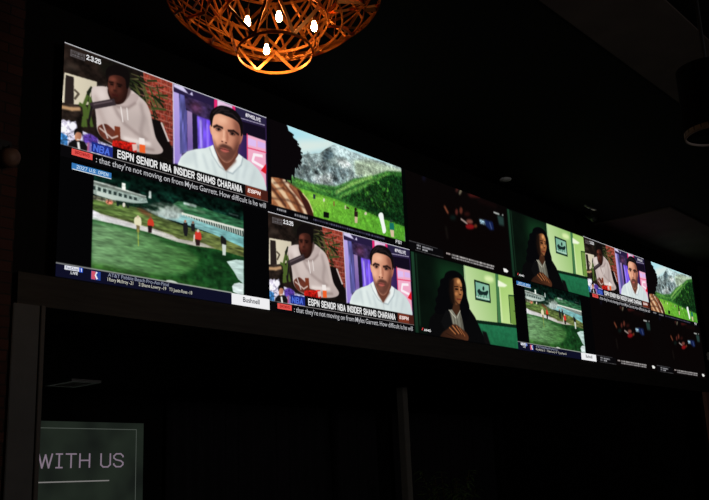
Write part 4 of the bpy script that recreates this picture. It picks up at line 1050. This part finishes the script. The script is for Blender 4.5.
def curtain(x0, x1, y, lab, seed):
    rs = random.Random(seed); bm = bmesh.new()
    n = int((x1 - x0) / .02); rows = []
    for z in (.03, .7, 1.4, 2.1, 2.80):
        row = []
        for i in range(n + 1):
            x = x0 + (x1 - x0) * i / n
            f = .055 * math.sin(x * 2 * PI / .24 + 1.2 * math.sin(x * 2.3 + seed)) + .012 * math.sin(x * 31 + z)
            row.append(bm.verts.new((x, y + f * (1.1 - .1 * z), z)))
        rows.append(row)
    for a, b in zip(rows, rows[1:]):
        for i in range(n): bm.faces.new((a[i], a[i + 1], b[i + 1], b[i]))
    t = thing('curtain', lab, 'curtain', ((x0 + x1) / 2, y, 0), 'curtains along the recess')
    for v in bm.verts: v.co -= Vector(((x0 + x1) / 2, y, 0))
    o = obj('drape', bm, M['curtain'], t, True)
    s = o.modifiers.new('thick', 'SOLIDIFY'); s.thickness = .006
    obj('rail', tube(bmesh.new(), [(-(x1 - x0) / 2 - .05, 0, 2.83), ((x1 - x0) / 2 + .05, 0, 2.83)], .018, 10), M['steel'], t)
curtain(4.45, 8.9, 4.36, 'black pleated curtain between the dim screen and the pale column', 1)
curtain(9.3, 12.6, 4.36, 'black pleated curtain right of the potted plant', 2)

pl = thing('potted_plant', 'tall leafy potted plant standing right of the pale column', 'plant', (8.1690, 2.5, 0))
obj('pot', lathe(bmesh.new(), [(.15, 0), (.17, .02), (.23, .40), (.245, .42), (.245, .46), (.215, .46), (.205, .40), (0, .40)], 28), M['pot'], pl, True)
obj('soil', lathe(bmesh.new(), [(0, .402), (.204, .402), (.2, .415), (0, .43)], 24), M['soil'], pl)
rs = random.Random(11)
bm = bmesh.new(); lb = bmesh.new()
for k in range(26):
    a = k * 2.4 + rs.uniform(-.3, .3); rise = rs.uniform(.55, 1.36); reach = rs.uniform(.08, .5)
    base = Vector((.05 * math.cos(a), .05 * math.sin(a), .40))
    tip = Vector((reach * math.cos(a), reach * math.sin(a), .40 + rise))
    midp = base.lerp(tip, .55) + Vector((0, 0, .12))
    tube(bm, [base, base.lerp(midp, .5), midp, tip], .006, 6)
    for j in range(9):
        s = .35 + .65 * j / 8; c = midp.lerp(tip, max(0, (s - .5) * 2)) if s > .5 else base.lerp(midp, s * 2)
        for sg_ in (-1, 1):
            an = a + sg_ * rs.uniform(.7, 1.3)
            d = Vector((math.cos(an), math.sin(an), rs.uniform(-.35, .45))).normalized()
            ln_ = rs.uniform(.09, .17); side = d.cross(Vector((0, 0, 1))).normalized(); up = side.cross(d)
            pr = [(0, .004), (.3, .020), (.6, .018), (1, .002)]; vs = []
            for q, w in pr:
                cc = c + d * (ln_ * q) - Vector((0, 0, .04 * q * q))
                vs.append((lb.verts.new(cc - side * w + up * .004), lb.verts.new(cc - up * .003), lb.verts.new(cc + side * w + up * .004)))
            for x, y in zip(vs, vs[1:]):
                for h in (0, 1): lb.faces.new((x[h], x[h + 1], y[h + 1], y[h]))
obj('stems', bm, M['stem'], pl)
lf = obj('foliage', lb, M['leaf'], pl, True)
s = lf.modifiers.new('thick', 'SOLIDIFY'); s.thickness = .0015

# ------------------------------------------------------------------ ceiling fittings and small things
sp = thing('ceiling_speaker', 'round grey ceiling speaker above the upper dark screen', 'speaker', (6.1678, -0.0863, 5.2200))
obj('rim', lathe(bmesh.new(), [(.055, -.02), (.075, -.018), (.08, 0), (.055, 0)], 28), M['grey'], sp, True)
obj('grille', lathe(bmesh.new(), [(0, -.026), (.03, -.025), (.056, -.018), (.056, 0), (0, 0)], 28), M['grey'], sp, True)

tl = thing('track_spotlight', 'small black track spotlight hanging above the upper green room screen', 'spotlight', (8.1417, -0.2611, 5.2200))
obj('track_bar', B(-.16, .16, -.015, .015, -.022, 0, bev=.003), M['alu'], tl)
obj('arm', tube(bmesh.new(), [(0, 0, -.02), (0, 0, -.11)], .008, 8), M['steel'], tl)
bm = lathe(bmesh.new(), [(.030, -.09), (.045, .03), (.045, .07), (.040, .07), (.036, .03), (0, .02)], 20)
bmesh.ops.rotate(bm, verts=bm.verts, matrix=Matrix.Rotation(2.2, 3, 'X')); bmesh.ops.translate(bm, verts=bm.verts, vec=(0, 0, -.15))
head = obj('lamp_head', bm, M['black'], tl, True)

dr = thing('drum_pendant', 'large black drum pendant hanging from the ceiling at the right edge', 'pendant lamp', (1.6390, -4.0656, 3.4364))
obj('rod', tube(bmesh.new(), [(0, 0, 0.400), (0, 0, 1.7836)], .012, 10), M['steel'], dr)
obj('drum_shade', lathe(bmesh.new(), [(0.170, 0), (0.170, 0.400), (0.170 - .006, 0.400), (0.170 - .006, 0)], 48), M['felt'], dr, True)
obj('top_plate', lathe(bmesh.new(), [(0, 0.400 - .02), (0.170 - .006, 0.400 - .02), (0.170 - .006, 0.400 - .005), (0, 0.400 - .005)], 48), M['felt'], dr)
bm = hoop(0.170 - .010, -.012, h=.035, t=.010)
obj('rim', bm, M['rim'], dr, True)

gb = thing('wall_bracket', 'small grey box fixed beside the right end of the video wall', 'box', (12.7840, 0.0000, 3.4995))
obj('body', B(-.09, .09, -.14, 0, -.07, .07, bev=.02), M['white'], gb)
obj('back_plate', B(-.06, .06, -.004, .012, -.09, .09, bev=.003), M['steel'], gb)

wp = thing('wall_sconce', 'unlit round brown wall sconce on the brick wall at the left edge', 'wall lamp', (-0.4355, -0.0010, 3.9104))
obj('back_plate', B(-.05, .05, -.02, 0, -.08, .08, bev=.006), M['steel'], wp)
obj('arm', tube(bmesh.new(), [(0, -.015, .02), (0, -.07, .02), (0, -.09, -.01)], .009, 8), M['steel'], wp)
obj('globe', lathe(bmesh.new(), [(0, -.13), (.04, -.12), (.062, -.095), (.070, -.062), (.064, -.03), (.045, -.008), (.025, 0), (0, 0)], 24, (0, -.09, -.005)), M['globe'], wp, True)
